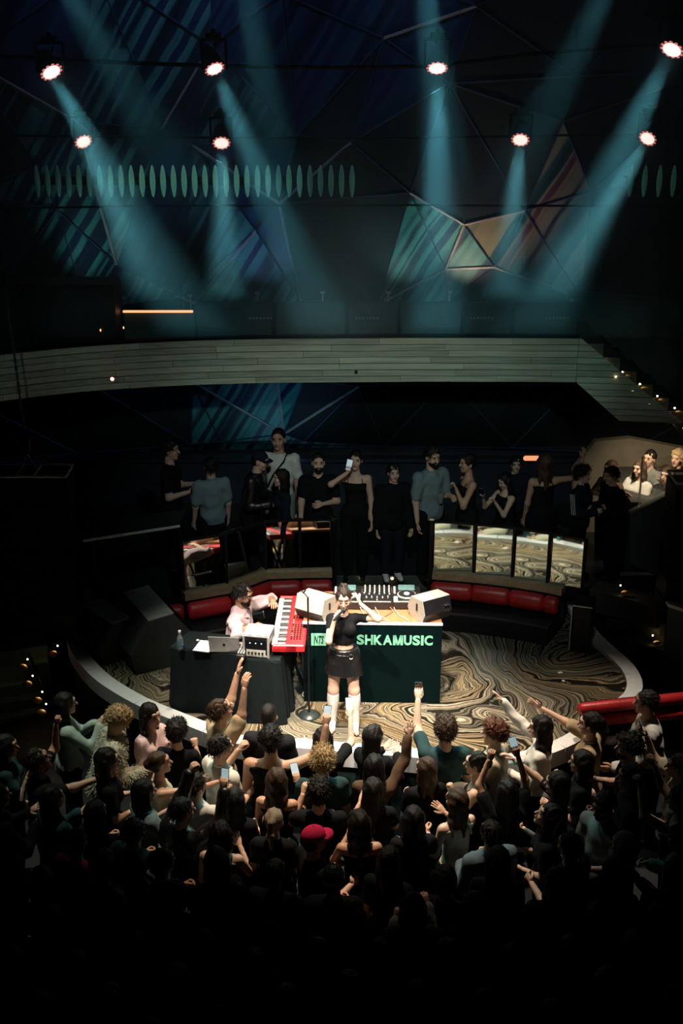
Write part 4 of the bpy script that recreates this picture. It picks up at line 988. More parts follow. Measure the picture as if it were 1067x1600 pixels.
# ---- flown loudspeaker hangs left and right
def pa(label, X, Y, ztop, n, wd, chain_to, front):
    t = thing('line_array', label, 'loudspeaker', (X, Y, 0))
    z = ztop
    for i in range(n):
        mb = MB(); mb.extr([(-wd / 2, -.22, z - .27), (wd / 2, -.22, z - .27), (wd / 2, -.22, z - .01), (-wd / 2, -.22, z - .01)], (0, .45, 0)); mb.build('cabinet', BLACK, t)
        z -= .28
    mb = MB()
    for y in (-.2, .2): mb.tube([(-wd / 2, y, ztop + .05), (wd / 2, y, ztop + .05)], .016, 6)
    for x in (-wd / 2, -.1, .1, wd / 2): mb.tube([(x, -.2, ztop + .05), (x, .2, ztop + .05)], .014, 6)
    for x in (-.1, .1): mb.tube([(x, 0, ztop + .05), (0, 0, ztop + .25)], .012, 6)
    mb.build('rigging_frame', M('rig_grey', (.62, .66, .62), .5, .1), t)
    MB().box((0, 0, ztop + .36), (.12, .12, .2), bev=.02).build('hoist', BLACK, t)
    mb = MB(); p0 = Vector((0, 0, ztop + .46)); d = Vector(chain_to) - Vector((X, Y, 0)) - p0; n_ = 60
    for i in range(n_):
        c = p0 + d * ((i + .5) / n_); mb.box(c, (.03, .012, d.length / n_ * 1.15) if i % 2 else (.012, .03, d.length / n_ * 1.15))
    mb.build('chain', M('chain_steel', (.10, .10, .11), .4, .7), t)
    return t
q = UY(45, 738, 2.0)
pa('black flown loudspeaker stack hanging on a chain at left', q.x, 2.0, q.z - .03, 6, .92, UY(-12, 300, 2.0), 1)
q = UY(1100, 748, 1.9)
pa('black flown loudspeaker stack hanging at the right edge', q.x, 1.9, q.z - .03, 6, .72, (q.x, 1.9, 9.0), 1)
# terrace bar top at left
o = thing('terrace_table', 'dark table with a pale edge on the terrace at left', 'table', (0, 0, MZ - .05))
a, b = UZ(130, 847, 1.25), UZ(281, 824, 1.25)
MB().extr([a - Vector((0, 0, MZ - .05)), b - Vector((0, 0, MZ - .05)), b + Vector((0, .5, -MZ + .05)), a + Vector((0, .5, -MZ + .05))], (0, 0, .03)).build('table_top', M('table_dark', (.02, .025, .025), .5), o)
MB().tube([a + Vector((0, -.012, .02 - MZ + .05)), b + Vector((0, -.012, .02 - MZ + .05))], .018, 6).build('edge_trim', M('pale_trim', (.5, .55, .5), .4), o)
for p in (a, b): MB().cyl((p.x * .98, p.y + .25, -.0), (p.x * .98, p.y + .25, 1.25 - MZ + .05), .03).build('leg', BLACK, o)

# ============================================================ STAGE GEAR
# ---- banner table
dj = thing('dj_table', 'wooden DJ table behind a black front panel with green lettering', 'table', (.325, .50, 0), R(-1.5))
PWD, PH = 1.46, .935
MB().box((0, 0, PH / 2 + .005), (PWD, .03, PH - .01)).build('front_panel', M('panel_black_green', (.0008, .0065, .007), .55, var=.1, spec=.06), dj)
MB().box((0, .0, PH + .006), (PWD + .01, .045, .018), bev=.004).build('panel_edge', WHITEP, dj)
for sg in (-1, 1): MB().box((sg * (PWD / 2 - .02), .40, PH / 2), (.03, .72, PH - .02)).build('side_panel', BLACK, dj)
MB().box((0, .41, PH - .02), (PWD, .76, .035), bev=.006).build('table_top', ORANGEWOOD, dj)
MINT = M('mint_print', (.20, .56, .38), .6, var=.05, bump=0)
lg = MB().box((0, 0, 0), (.158, .006, .142)).build('logo_square', MINT, dj, loc=(-.565, -.0185, .755))
def put_text(body, size, name, mat, parent, loc, bold, shear, xs, width=None, height=None):
    me = text_mesh(body, size, .002, bold, shear, 1.)
    co = np.array([v.co[:] for v in me.vertices]); lo_, hi_ = co.min(0), co.max(0)
    for v in me.vertices:
        v.co.x = (v.co.x - lo_[0]) / (hi_[0] - lo_[0]) * width; v.co.y = (v.co.y - lo_[1]) / (hi_[1] - lo_[1]) * height
    me.materials.clear(); me.materials.append(mat)
    o = link(name, me, parent, loc); o.rotation_euler = (R(90), 0, 0); return o
t = put_text('NTS', .1, 'logo_lettering', M('print_black', (.004, .008, .006), .6, bump=0), dj, (-.565 - .05, -.0235, .755 - .047), .0020, .28, 1, .105, .094)
lw = dict(S=.085, H=.090, K=.094, A=.104, M=.112, U=.090, I=.030, C=.094)
tx = -.165; kx = .80 / (sum(lw[q] for q in 'SHKAMUSIC') + 8 * .009)
for q in 'SHKAMUSIC':
    if q == 'M':
        w_, h_, t_ = lw[q] * kx, .116, .026; mb = MB()
        for pl_ in ([(0, 0), (t_, 0), (t_, h_), (0, h_)], [(w_ - t_, 0), (w_, 0), (w_, h_), (w_ - t_, h_)], [(0, h_), (t_ * 1.15, h_), (w_ / 2 + t_ * .45, 0), (w_ / 2 - t_ * .45, 0)], [(w_, h_), (w_ - t_ * 1.15, h_), (w_ / 2 - t_ * .45, 0), (w_ / 2 + t_ * .45, 0)]):
            mb.extr([(x, -.002, y) for x, y in pl_], (0, .004, 0))
        mb.build('banner_letter', MINT, dj, loc=(tx, -.018, .70))
    else: put_text(q, .1, 'banner_letter', MINT, dj, (tx, -.018, .70), .0035, 0, 1, lw[q] * kx, .116)
    tx += (lw[q] + .009) * kx

# ---- DJ equipment
GEAR = M('gear_black', (.012, .012, .013), .4); SILV = M('gear_silver', (.55, .56, .55), .35, .5); KNOB = M('knob_pale', (.55, .55, .52), .4); LEDG = M('led_small', (.5, .8, .9), .3, emit=2.5, ecol=(.6, .85, 1), bump=0)
TT = PH + .0
def cdj(label, x, y, rz=0):
    t = thing('media_player', label, 'media player', (x, y, TT), rz)
    MB().box((0, 0, .05), (.31, .39, .10), bev=.012).build('body', GEAR, t)
    MB().lathe([(.105, 0), (.105, .014), (.095, .018)], (0, -.045, .10), 26).build('platter_ring', SILV, t, True)
    MB().lathe([(.088, 0), (.088, .006)], (0, -.045, .115), 24).build('jog_wheel', M('jog_dark', (.02, .02, .022), .3), t)
    MB().lathe([(.03, 0), (.03, .005)], (0, -.045, .121), 16).build('jog_display', LEDG, t)
    MB().box((0, .125, .112), (.18, .09, .014), rx=R(12), bev=.004).build('display', M('display_teal', (.1, .2, .2), .2, emit=.06, ecol=(.3, .6, .65), bump=0), t)
    mb = MB()
    for i in range(8): mb.box((-.13, .15 - i * .022, .106), (.022, .014, .010), bev=.002)
    mb.build('button', KNOB, t)
    mb = MB(); mb.box((.13, -.08, .104), (.02, .16, .006)); mb.box((.13, -.06, .112), (.03, .022, .014), bev=.003); mb.build('pitch_slider', SILV, t)
    mb = MB()
    for sx in (-.125, -.125):
        pass
    for i in range(2): mb.lathe([(.022, 0), (.022, .008)], (-.12, -.11 - .055 * i, .10), 12)
    mb.build('play_button', LEDG, t)
    return t
def gy(y): return y
cdj('dark media player with jog wheel left of the mixer, behind the singer', .065, 1.03, R(-1.5))
cdj('dark media player with jog wheel beside the right wedge speaker', .705, 1.03, R(-1.5))
mx = thing('dj_mixer', 'black DJ mixer with rows of pale knobs and faders', 'mixer', (.385, 1.03, TT), R(-1.5))
MB().box((0, 0, .05), (.32, .39, .10), bev=.01).build('body', GEAR, mx)
kme = MB().lathe([(.0095, 0), (.0085, .018), (.006, .02)], n=8).data('knob', KNOB, True)
for i in range(6):
    for j in range(5):
        link('knob', kme, mx, (-.13 + .052 * i, .17 - .038 * j, .10))
fme = MB().box((0, 0, .006), (.014, .020, .012), bev=.003).data('fader', SILV)
sme = MB().box((0, 0, .001), (.005, .07, .003)).data('fader_slot', M('slot_pale', (.35, .36, .35), .5))
for i in range(5):
    link('fader_slot', sme, mx, (-.115 + .058 * i, -.085, .10)); link('fader', fme, mx, (-.115 + .058 * i, -.085 + random.uniform(-.03, .03), .10))
link('fader', fme, mx, (0, -.165, .10))
for i in range(6):
    MB().box((0, 0, 0), (.010, .012, .006)).build('channel_light', LEDG, mx, loc=(-.14 + .055 * i, .01 - .02 * (i % 2), .103))
def cable(label, pts, r=.004, col=(.5, .5, .46), name='cable', grp=None):
    P = [Vector(p).to_3d() for p in pts]; sm = []
    for i in range(len(P) - 1):
        p0, p1, p2, p3 = P[max(i - 1, 0)], P[i], P[i + 1], P[min(i + 2, len(P) - 1)]
        for k_ in range(5):
            t = k_ / 5; sm.append(.5 * ((2 * p1) + (p2 - p0) * t + (2 * p0 - 5 * p1 + 4 * p2 - p3) * t * t + (3 * p1 - p0 - 3 * p2 + p3) * t ** 3))
    sm.append(P[-1])
    o = MB().tube(sm, r, 5).build(name, M('cable_%d_%d' % (int(col[0] * 100), int(col[1] * 100)), col, .5), None, True); tag(o, label, 'cable', grp); return o
zt = TT + .0055
for i, (x0, x1, col) in enumerate(((.20, .30, (.6, .6, .56)), (.28, .22, (.02, .02, .02)), (.36, .46, (.6, .6, .56)), (.52, .42, (.5, .12, .08)), (.56, .68, (.6, .6, .56)))):
    cable('thin %s cable lying on the DJ table in front of the mixer' % ('pale' if col[0] > .55 else 'red' if col[0] > .3 else 'black'), [(x0, .828, zt + .03), (x0 + .02, .77, zt + .01), ((x0 + x1) / 2, .68, zt), (x1, .62, zt), (x1 + .03, .56, zt)], .0045, col, grp='cables on the DJ table' if col[0] > .55 else None)
def wedge(label, x, y, z, rz, dark_from, w=.40):
    t = thing('wedge_speaker', label, 'speaker', (x, y, z), rz)
    prof = [(-.10, 0), (.12, 0), (.18, .09), (.12, .23), (-.10, .26), (-.15, .11)]
    MB().extr([(-w / 2, a, b) for a, b in prof], (w, 0, 0)).build('cabinet', SPKTOP, t)
    gr = [prof[3], prof[2]]
    MB().extr([(-w * .46, .124, .232), (-w * .46, .184, .092), (-w * .46, .190, .095), (-w * .46, .130, .235)], (w * .92, 0, 0)).build('grille', BLACKM, t)
    e = [(-.104, .255), (-.152, .11), (-.102, .004)] if dark_from else [(-.150, .10), (-.102, .004)]
    for (a0, b0), (a1, b1) in zip(e, e[1:]):
        MB().extr([(-w * .49, a0, b0), (-w * .49, a1, b1), (-w * .49, a1 - .006, b1), (-w * .49, a0 - .006, b0)], (w * .98, 0, 0)).build('rear_plate', BLACK, t)
    for sg in (-1, 1): MB().box((sg * (w / 2 + .002), .0, .15), (.008, .03, .08), bev=.003).build('side_handle', BLACK, t)
    for i in range(4 if dark_from else 0): MB().cyl((w * .36 - .03 * (i % 2), -.14, .17 - .06 * (i // 2)), (w * .36 - .03 * (i % 2), -.165, .17 - .06 * (i // 2)), .009, n=8).build('connector', CHROME, t)
    return t
wedge('grey wedge speaker on the DJ table left of the singer', -.27, .70, TT + .0, R(-32), False, .34)
wedge('grey wedge speaker on the right end of the DJ table', .94, .68, TT + .0, R(30), True, .34)
# ---- big floor speakers at left
def floor_speaker(label, c, rz, s, tilt):
    t = thing('floor_monitor', label, 'speaker', c, rz)
    prof = [(-.30, 0), (.24, 0), (.34, .16), (.08, .52), (-.16, .50), (-.34, .20)]
    MB().extr([(-.33 * s, a * s, b * s) for a, b in prof], (.66 * s, 0, 0)).build('cabinet', M('monitor_dark', (.03, .04, .038), .6), t)
    MB().extr([(-.30 * s, .325 * s, .185 * s), (-.30 * s, .085 * s, .515 * s), (-.30 * s, .10 * s, .53 * s), (-.30 * s, .345 * s, .195 * s)], (.60 * s, 0, 0)).build('grille', BLACKM, t)
    MB().extr([(-.33 * s, .08 * s, .521 * s), (-.33 * s, -.16 * s, .501 * s), (-.33 * s, -.16 * s, .512 * s), (-.33 * s, .08 * s, .532 * s)], (.66 * s, 0, 0)).build('top_plate', M('monitor_top', (.20, .24, .22), .6), t)
    return t
floor_speaker('large dark floor monitor at left rear of the stage', (-2.15, 1.62, 0), R(-62), 1.25, 0)
floor_speaker('smaller dark floor monitor further left beside the curved stage edge', (-2.66, 1.72, 0), R(-50), .95, 0)
# tall dark cabinet on the right
t = thing('side_cabinet', 'black upright loudspeaker cabinet at the right rear corner of the stage', 'speaker', (2.80, 1.78, 0), R(-18))
MB().box((0, 0, .29), (.22, .34, .58), bev=.015).build('cabinet', BLACK, t); MB().box((-.115, -.0, .29), (.008, .30, .54)).build('grille', BLACKM, t)
MB().box((-.117, -.172, .29), (.012, .014, .56)).build('edge_strip', M('pale_edge', (.55, .56, .52), .4), t); MB().box((0, -.172, .585), (.22, .014, .012)).build('edge_strip', MATS['pale_edge'], t)

# ---- cloth-covered table at left
lt = thing('side_table', 'table draped in dark cloth in front of the keyboard player', 'table', (0, 0, 0))
FL, FR, BR_, BL_ = Vector((-1.78, .38)), Vector((-.64, .045)), Vector((-.55, .47)), Vector((-1.62, .72))
MB().prism([tuple(p) for p in (FL, FR, BR_, BL_)], .70, .735).build('table_top', BLACK, lt)
def drape():
    mb = MB(); per = [FL, FR, BR_, BL_]; c = sum(per, Vector((0, 0))) / 4; pts = []
    for i in range(4):
        a, b = per[i], per[(i + 1) % 4]; n = 22
        for k_ in range(n): pts.append((a.lerp(b, k_ / n), i, k_ / n))
    N = len(pts); vs = []
    for lv, (z, out) in enumerate(((.745, -.012), (.742, .004), (.72, .012), (.45, .03), (.2, .045), (.012, .055))):
        for j, (p, i, u) in enumerate(pts):
            e = per[(i + 1) % 4] - per[i]; n_ = Vector((e.y, -e.x)).normalized(); amp = max(0, lv - 1) * .006
            q = p + n_ * (out + amp * math.sin(j * .9) + amp * .6 * math.sin(j * .37 + 1))
            vs.append((q.x, q.y, z))
    fs = [(r * N + j, r * N + (j + 1) % N, (r + 1) * N + (j + 1) % N, (r + 1) * N + j) for r in range(5) for j in range(N)] + [tuple(range(N))]
    mb.add(vs, fs); o = mb.build('tablecloth', DARKFAB, None, False); tag(o, 'dark green-black cloth draped to the floor over the side table', 'tablecloth'); return o
drape()
ZT = .748
# bottle
def bottle(label, loc, h=.22, r=.032, col=(.5, .62, .66)):
    t = thing('water_bottle', label, 'bottle', loc)
    MB().lathe([(r * .9, 0), (r, .02), (r, h * .55), (r * .8, h * .68), (r * .4, h * .82), (r * .36, h * .9)], n=14).build('bottle_body', M('bottle_plastic', col, .12, var=.05, bump=0, trans=.75), t, True)
    MB().lathe([(r * .44, h * .9), (r * .44, h)], n=12).build('bottle_cap', WHITEP, t)
    MB().lathe([(r * 1.02, h * .25), (r * 1.02, h * .5)], n=14).build('bottle_label', M('bottle_label', (.10, .22, .30), .5), t)
    return t
bottle('clear plastic water bottle on the left end of the side table', UZ(282, 1015, ZT))
cb_ = thing('clipboard', 'clipboard with white paper on the side table', 'clipboard', UZ(320, 1010, ZT), R(-14))
MB().box((0, 0, .003), (.19, .27, .006), bev=.002).build('board', BLACK, cb_); MB().box((0, -.008, .0075), (.175, .235, .003)).build('paper', WHITEPAPER, cb_); MB().box((0, .118, .012), (.07, .03, .012), bev=.004).build('clip', CHROME, cb_)
tag(MB().lathe([(.004, 0), (.018, .004), (.016, .010), (.005, .012)], n=10).build('lid', WHITEP, None, loc=UZ(309, 1001, ZT)), 'small white bottle lid lying beside the clipboard', 'lid')
lp = thing('laptop', 'silver laptop with a dark fruit logo on its lid', 'laptop', UZ(354, 1012, ZT), R(176))
MB().box((0, 0, .008), (.32, .22, .016), bev=.005).build('base', M('laptop_silver', (.42, .43, .43), .35, .6), lp)
MB().box((0, -.0, .017), (.29, .12, .002)).build('keyboard_deck', BLACK, lp)
MB().box((0, .142, .112), (.32, .008, .215), rx=R(-18), bev=.003).build('screen_lid', MATS['laptop_silver'], lp)
MB().box((0, .1365, .112), (.30, .003, .195), rx=R(-18)).build('screen', SCREEN, lp)
mb = MB(); mb.ell((0, .1485, .110), (.016, .003, .017), 10, 6); mb.ell((.004, .1545, .131), (.006, .002, .004), 6, 4); mb.build('lid_logo', BLACK, lp)
rk = thing('rack_case', 'small silver-edged rack case of electronics with a paper on top', 'rack case', UZ(404, 1025, ZT) + Vector((0, .10, 0)), R(-10))
MB().box((0, 0, .12), (.26, .26, .23), bev=.005).build('case_body', GEAR, rk)
for sx in (-1, 1):
    for sy in (-1, 1): MB().box((sx * .128, sy * .128, .12), (.022, .022, .245), bev=.004).build('corner_rail', SILV, rk)
    MB().box((sx * .128, 0, .24), (.022, .26, .018), bev=.003).build('corner_rail', SILV, rk); MB().box((0, sx * .128, .24), (.26, .022, .018), bev=.003).build('corner_rail', SILV, rk); MB().box((0, -.131, .13 + sx * .112), (.26, .014, .014)).build('corner_rail', SILV, rk)
MB().box((0, 0, .238), (.235, .235, .006)).build('top_panel', M('case_grey', (.30, .30, .27), .5), rk); MB().box((.03, -.02, .244), (.15, .16, .003), rz=.1).build('paper', WHITEPAPER, rk)
MB().box((0, -.133, .055), (.20, .01, .06)).build('front_unit', M('unit_pale', (.45, .45, .42), .4), rk); MB().box((0, -.133, .15), (.22, .008, .09)).build('front_unit', BLACKM, rk)
for i in range(5): MB().cyl((-.075 + .036 * i, -.138, .055), (-.075 + .036 * i, -.15, .055), .011, n=8).build('knob', BLACK, rk)
for i in range(3): MB().cyl((-.06 + .06 * i, -.137, .165), (-.06 + .06 * i, -.141, .165), .006, n=6).build('indicator', LEDG, rk)
sy = thing('effects_box', 'small black effects box between the laptop and the rack case', 'effects box', UZ(378, 1026, ZT) + Vector((0, .0, 0)), R(-10))
MB().box((0, 0, .025), (.09, .13, .05), bev=.006).build('body', GEAR, sy)
for i in range(3):
    for j in range(3): link('knob', kme, sy, (-.028 + .028 * i, -.035 + .035 * j, .05))

# ---- red stage keyboard on its stand
KZ = .80
kb = thing('stage_keyboard', 'bright red stage keyboard with white keys and black control panel', 'keyboard', UZ(458, 979, KZ), 0)
pn = UZ(446, 1015, KZ + .06); pf = UZ(457, 940, KZ + .06); dirk = Vector((pf.x - pn.x, pf.y - pn.y)); KL = 1.02
ang = math.atan2(dirk.y, dirk.x); kb.rotation_euler[2] = ang
# local: x along the keyboard (away from camera), y to the left (player side)
KR = M('keyboard_red', (.62, .028, .035), .35, var=.05)
KL = dirk.length + .06
MB().box((0, -.055, .045), (KL, .20, .085), bev=.012).box((0, .105, .03), (KL, .15, .05), bev=.006).box((KL / 2 - .02, .05, .045), (.04, .26, .08), bev=.01).box((-KL / 2 + .02, .05, .045), (.04, .26, .08), bev=.01).build('body', KR, kb)
kmb = MB().lathe([(.0085, 0), (.0075, .012), (.005, .014)], n=8).data('knob', BLACK, True)
nk = 30; kw = (KL - .09) / nk
wk = MB().box((0, 0, 0), (kw - .0025, .145, .016), bev=.002).data('white_key', M('key_white', (.75, .76, .76), .3, var=.03)); bk = MB().box((0, 0, 0), (kw * .58, .09, .016), bev=.003).data('black_key', M('key_black', (.006, .006, .007), .3))
for i in range(nk): link('white_key', wk, kb, (-KL / 2 + .045 + kw * (i + .5), .112, .064))
for i in range(nk - 1):
    if i % 7 in (0, 1, 3, 4, 5): link('black_key', bk, kb, (-KL / 2 + .045 + kw * (i + 1), .085, .076))
MB().box((-.05, -.055, .089), (KL * .62, .13, .004)).build('control_panel', M('panel_dark_red', (.30, .03, .03), .4), kb); MB().box((.16, -.06, .093), (.12, .10, .006), bev=.002).build('display', M('kb_display', (.25, .28, .26), .25), kb)
for i in range(12):
    for j in range(4):
        if i in (8, 9, 10): continue
        link('knob', kmb, kb, (-KL / 2 + .13 + i * .045, -.10 + .03 * j, .090))
for i in range(10): MB().box((0, 0, 0), (.016, .012, .006)).build('button', SILV if i % 3 else BLACK, kb, loc=(-KL / 2 + .15 + .05 * i, -.012, .092))
ks = thing('keyboard_stand', 'black metal stand under the red keyboard', 'stand', (kb.location.x, kb.location.y, 0), ang)
for x in (-.06, .34):
    MB().tube([(x, -.13, 0.02), (x, -.02, .38), (x, .12, KZ - .002)], .016, 7).build('leg', BLACK, ks); MB().tube([(x, .10, .02), (x, .0, .38), (x, -.10, KZ - .002)], .016, 7).build('leg', BLACK, ks)
MB().tube([(-.06, -.01, .38), (.34, -.01, .38)], .016, 7).build('crossbar', BLACK, ks)
for y in (-.13, .10): MB().tube([(-.10, y, .02), (.38, y, .02)], .018, 7).build('foot', BLACK, ks)
MB().tube([(-.06, -.12, .10), (-.06, -.10, .50)], .014, 6).build('pale_post', M('post_pale', (.6, .58, .5), .4), ks)
# tangled leads hanging by the stand
for i in range(7):
    x = -.40 + .012 * (i % 3); y = .62 + .045 * i
    cable('tangled lead hanging between the side table and the keyboard stand', [(x + .05, y + .25, KZ), (x - .02, y + .12, .62), (x + .05, y + .02, .45), (x - .03, y + .05, .3), (x + .06, y - .02, .16), (x - .02, y - .06, .06), (x + .05, y - .1, .012)], .006, (.03, .03, .03) if i % 3 else (.45, .45, .40), grp='tangled leads beside the keyboard stand')
# mic stand with round base
p = UZ(483, 1118, 0); ms = thing('microphone_stand', 'black microphone stand with round weighted base left of the singer', 'microphone stand', (p.x, p.y, .0))
MB().lathe([(.115, 0), (.115, .012), (.05, .03), (.016, .04)], n=24).build('round_base', M('stand_base', (.02, .03, .03), .3), ms, True); MB().cyl((0, 0, .03), (0, 0, 1.38), .010).build('pole', BLACK, ms); MB().cyl((0, 0, .85), (0, 0, .93), .017).build('clutch', BLACK, ms)
MB().tube([(0, 0, 1.38), (-.04, .03, 1.42), (-.07, .05, 1.43)], .008, 6).build('clip', BLACK, ms); MB().tube([(-.05, .04, 1.41), (-.02, .02, 1.46)], .008, 6).build('clip', BLACK, ms)
# stool for the keyboard player, chair back
SEAT = UZ(362, 990, .55)
KP = Vector((-1.14, 1.0, 0))
sl = thing('keyboard_bench', 'low black padded bench under the keyboard player', 'seat', (KP.x, KP.y, 0), R(0))
MB().box((0, 0, .178), (.50, .34, .08), bev=.025).build('seat_cushion', M('vinyl_black', (.012, .012, .013), .35), sl)
for sx in (-1, 1):
    MB().tube([(sx * .2, -.14, .02), (sx * .2, .14, .142)], .015, 6).build('leg', DARKMETAL, sl); MB().tube([(sx * .2, .14, .02), (sx * .2, -.14, .142)], .015, 6).build('leg', DARKMETAL, sl)
# tray / folder beside him
o = thing('sheet_folder', 'dark folder with a pale edge on a small stand behind the keyboard player', 'folder', UZ(398, 962, .6), R(8))
MB().box((0, 0, .0), (.22, .16, .02), bev=.004).build('cover', M('folder_dark', (.02, .03, .035), .4), o); MB().box((.1, 0, .012), (.012, .15, .012)).build('edge', M('pale_edge2', (.4, .42, .42), .4), o); MB().cyl((0, 0, -.595), (0, 0, -.01), .02).build('stem', BLACK, o)
# small items on the stage edge
tag(MB().lathe([(.03, 0), (.032, .005), (.032, .10), (.026, .112), (.026, .116)], n=14).build('drink_can', M('can_teal', (.02, .13, .13), .3, .4), None, True, loc=UZ(638, 1182, .051)), 'dark teal drink can on the front edge of the stage', 'can')
tag(MB().box((0, 0, .002), (.05, .035, .004)).build('paper_scrap', WHITEPAPER, None, loc=UZ(875, 1051, .001), rz=.3), 'small white scrap of paper on the right of the stage', 'paper')
tag(MB().box((0, 0, .002), (.03, .03, .004)).build('paper_scrap', WHITEPAPER, None, loc=UZ(880, 1064, .001), rz=.9), 'smallest white scrap near the right end of the stage', 'paper')
tag(MB().box((0, 0, .003), (.07, .09, .006)).build('paper_scrap', WHITEPAPER, None, loc=UZ(771, 1158, .001), rz=.5), 'folded pale paper near the stage front at right', 'paper')
tag(MB().box((0, 0, .002), (.14, .07, .004)).build('paper_scrap', WHITEPAPER, None, loc=UZ(470, 1157, .001), rz=.2), 'pale sheet lying at the stage front left of the singer', 'paper')
# ============================================================ PEOPLE ON STAGE
# ---- singer
S = person('singer in black crop top, black mini skirt and white knee socks holding a microphone', (.02, .0, 0), 270, 1.60, 'f', 0, 'dark', 'bun', 'black', 'crop', 'leather', 'skirt', 'none',
           ra=dict(ik=(.085, .185, 1.345), pole=(.28, .12, -1), pose='grip', hd=(-.55, -.05, .75), n=(-.55, -.65, -.3)), la=dict(ik=(-.165, .055, 1.445), pole=(-.72, .35, -.9), pose='relax', hd=(.35, -.35, .8), n=(.8, -.2, -.3)),
           hpitch=-10, hyaw=0, res=.0105, hres=.0065, feet={'r': (.115, .02), 'l': (-.125, .05)}, key='singer', build=.90, closed=True)
so = S['o']
for sd in 'rl':
    hip, kn, an = S['legs'][sd]; H_ = 1.6
    P = [cap(kn + (an - kn) * .12, an, .034 * H_ * 1 + .004, .023 * H_ + .005, .03), ell(kn + (an - kn) * .30 + V3(0, -.014, 0), (.033 * H_ + .004, .035 * H_ + .004, .07 * H_), k=.03), cap(an + V3(0, -.02, -.03), an + V3(0, .11, -.045), .037, .031, .02)]
    v, fc = polygonise(P, .0105, [(kn + (an - kn) * .10, V3(0, 0, 1))]); link('knee_sock', np_mesh('knee_sock', [(v, fc, 0)], [WHITESOCK]), so)
    q = .012 if sd == 'r' else -.012
    P = [cap(an + V3(0, -.035, -.048), an + V3(q, .15, -.055), .038, .026, .015), cap(an + V3(q, .15, -.055), an + V3(q, .19, -.06), .024, .008, .01)]
    v, fc = polygonise(P, .010, [(an + V3(0, .0, -.032), nrm(V3(0, .16, 1))), (V3(0, 0, .001), V3(0, 0, -1))])
    sh_o = link('shoe', np_mesh('shoe', [(v, fc, 0)], [CL['leather']]), so); MB().cyl(an + V3(0, -.045, -.05), an + V3(0, -.05, -.0745), .016, .012, 8).build('heel', CL['leather'], sh_o)
pel = S['pel']
mb = MB(); mb.tube([pel + V3(.152 * math.cos(t), .122 * math.sin(t), .040 + .012 * math.cos(t)) for t in np.linspace(0, 2 * math.pi, 25)], .009, 6); bl = mb.build('belt', CL['leather'], so, True)
mb = MB(); mb.tube([pel + V3(-.075 + .022 * math.cos(t), .130 - .02 * abs(math.cos(t)), .036 + .026 * math.sin(t)) for t in np.linspace(0, 2 * math.pi, 13)], .005, 6); mb.build('buckle', CHROME, bl, True)
for i in range(5): MB().ell(pel + V3(.05 - .018 * i, .136, .05), (.004, .003, .004), 6, 4).build('stud', CHROME, bl)
for sg in (-1, 1):
    MB().tube([S['hp'](.084 * sg + .006 * math.cos(t), -.002, -.055 + .012 * math.sin(t)) for t in np.linspace(0, 2 * math.pi, 10)], .0018, 4).build('earring', CHROME, so)
# microphone in her right hand
mouth = S['hp'](0, .128, -.062); w_ = S['r']['wl'] + S['r']['dl'] * .07 + V3(-.012, -.01, 0)
ax_ = nrm(mouth - (w_ + V3(.012, .035, -.005))); base = mouth - ax_ * .20
mc = thing('microphone', 'black handheld microphone at the singer\'s mouth', 'microphone', so.location); mc.rotation_euler = so.rotation_euler
MB().tube([base, base + ax_ * .02, mouth - ax_ * .02], [.011, .013, .017], 10).build('handle', BLACK, mc, True); MB().ell(mouth, (.025, .025, .027), 12, 8).build('grille_ball', M('mic_grille', (.06, .06, .06), .4, .7, scale=200, bump=.5), mc, True)

# ---- keyboard player
kl = lambda x, y, z: tuple(Matrix.Rotation(-R(345 - 90), 3, 'Z') @ (Vector((x, y, z)) - Vector((KP.x, KP.y, 0))))
K = person('keyboard player in a pale pink shirt seated behind the side table', (KP.x, KP.y, 0), 345, 1.72, 'm', 1, 'black', 'short', 'pink', 'shirt', 'black', 'trousers', None, sit=.375,
           ra=dict(ik=kl(-.93, .70, .81), pole=(1, -.6, .1), pose='relax', n=(0, 0, -1)), la=dict(ik=kl(-.74, 1.02, .93), pole=(-1, -.2, -.3), pose='relax', n=(0, 0, -1)),
           lean=(.03, .10), hyaw=-6, hpitch=-8, res=.012, hres=.0075, beard=True, key='player', build=1.05, foldamp=2.0, sleeve=.98)

at_ = K['at']
MB().tube([at_(.285, 0, .035), at_(.25, 0, .062), at_(.20, 0, .076), at_(.12, 0, .074), at_(.05, 0, .070)], .008, 5).build('placket', CL['pink'], K['o'], True)
for i in range(5): MB().ell(at_(.25 - .04 * i, 0, .068 + .008 * math.sin(i * .9)), (.005, .005, .005), 6, 4).build('button', WHITEP, K['o'])
h = K['l']; MB().tube([V3(*h['wl']) - h['fl'] * .02 + .027 * (math.cos(t) * nrm(np.cross(h['fl'], V3(0, 0, 1))) + math.sin(t) * nrm(np.cross(h['fl'], np.cross(h['fl'], V3(0, 0, 1))))) for t in np.linspace(0, 2 * math.pi, 10)], .005, 5).build('bracelet', WHITEP, K['o'])

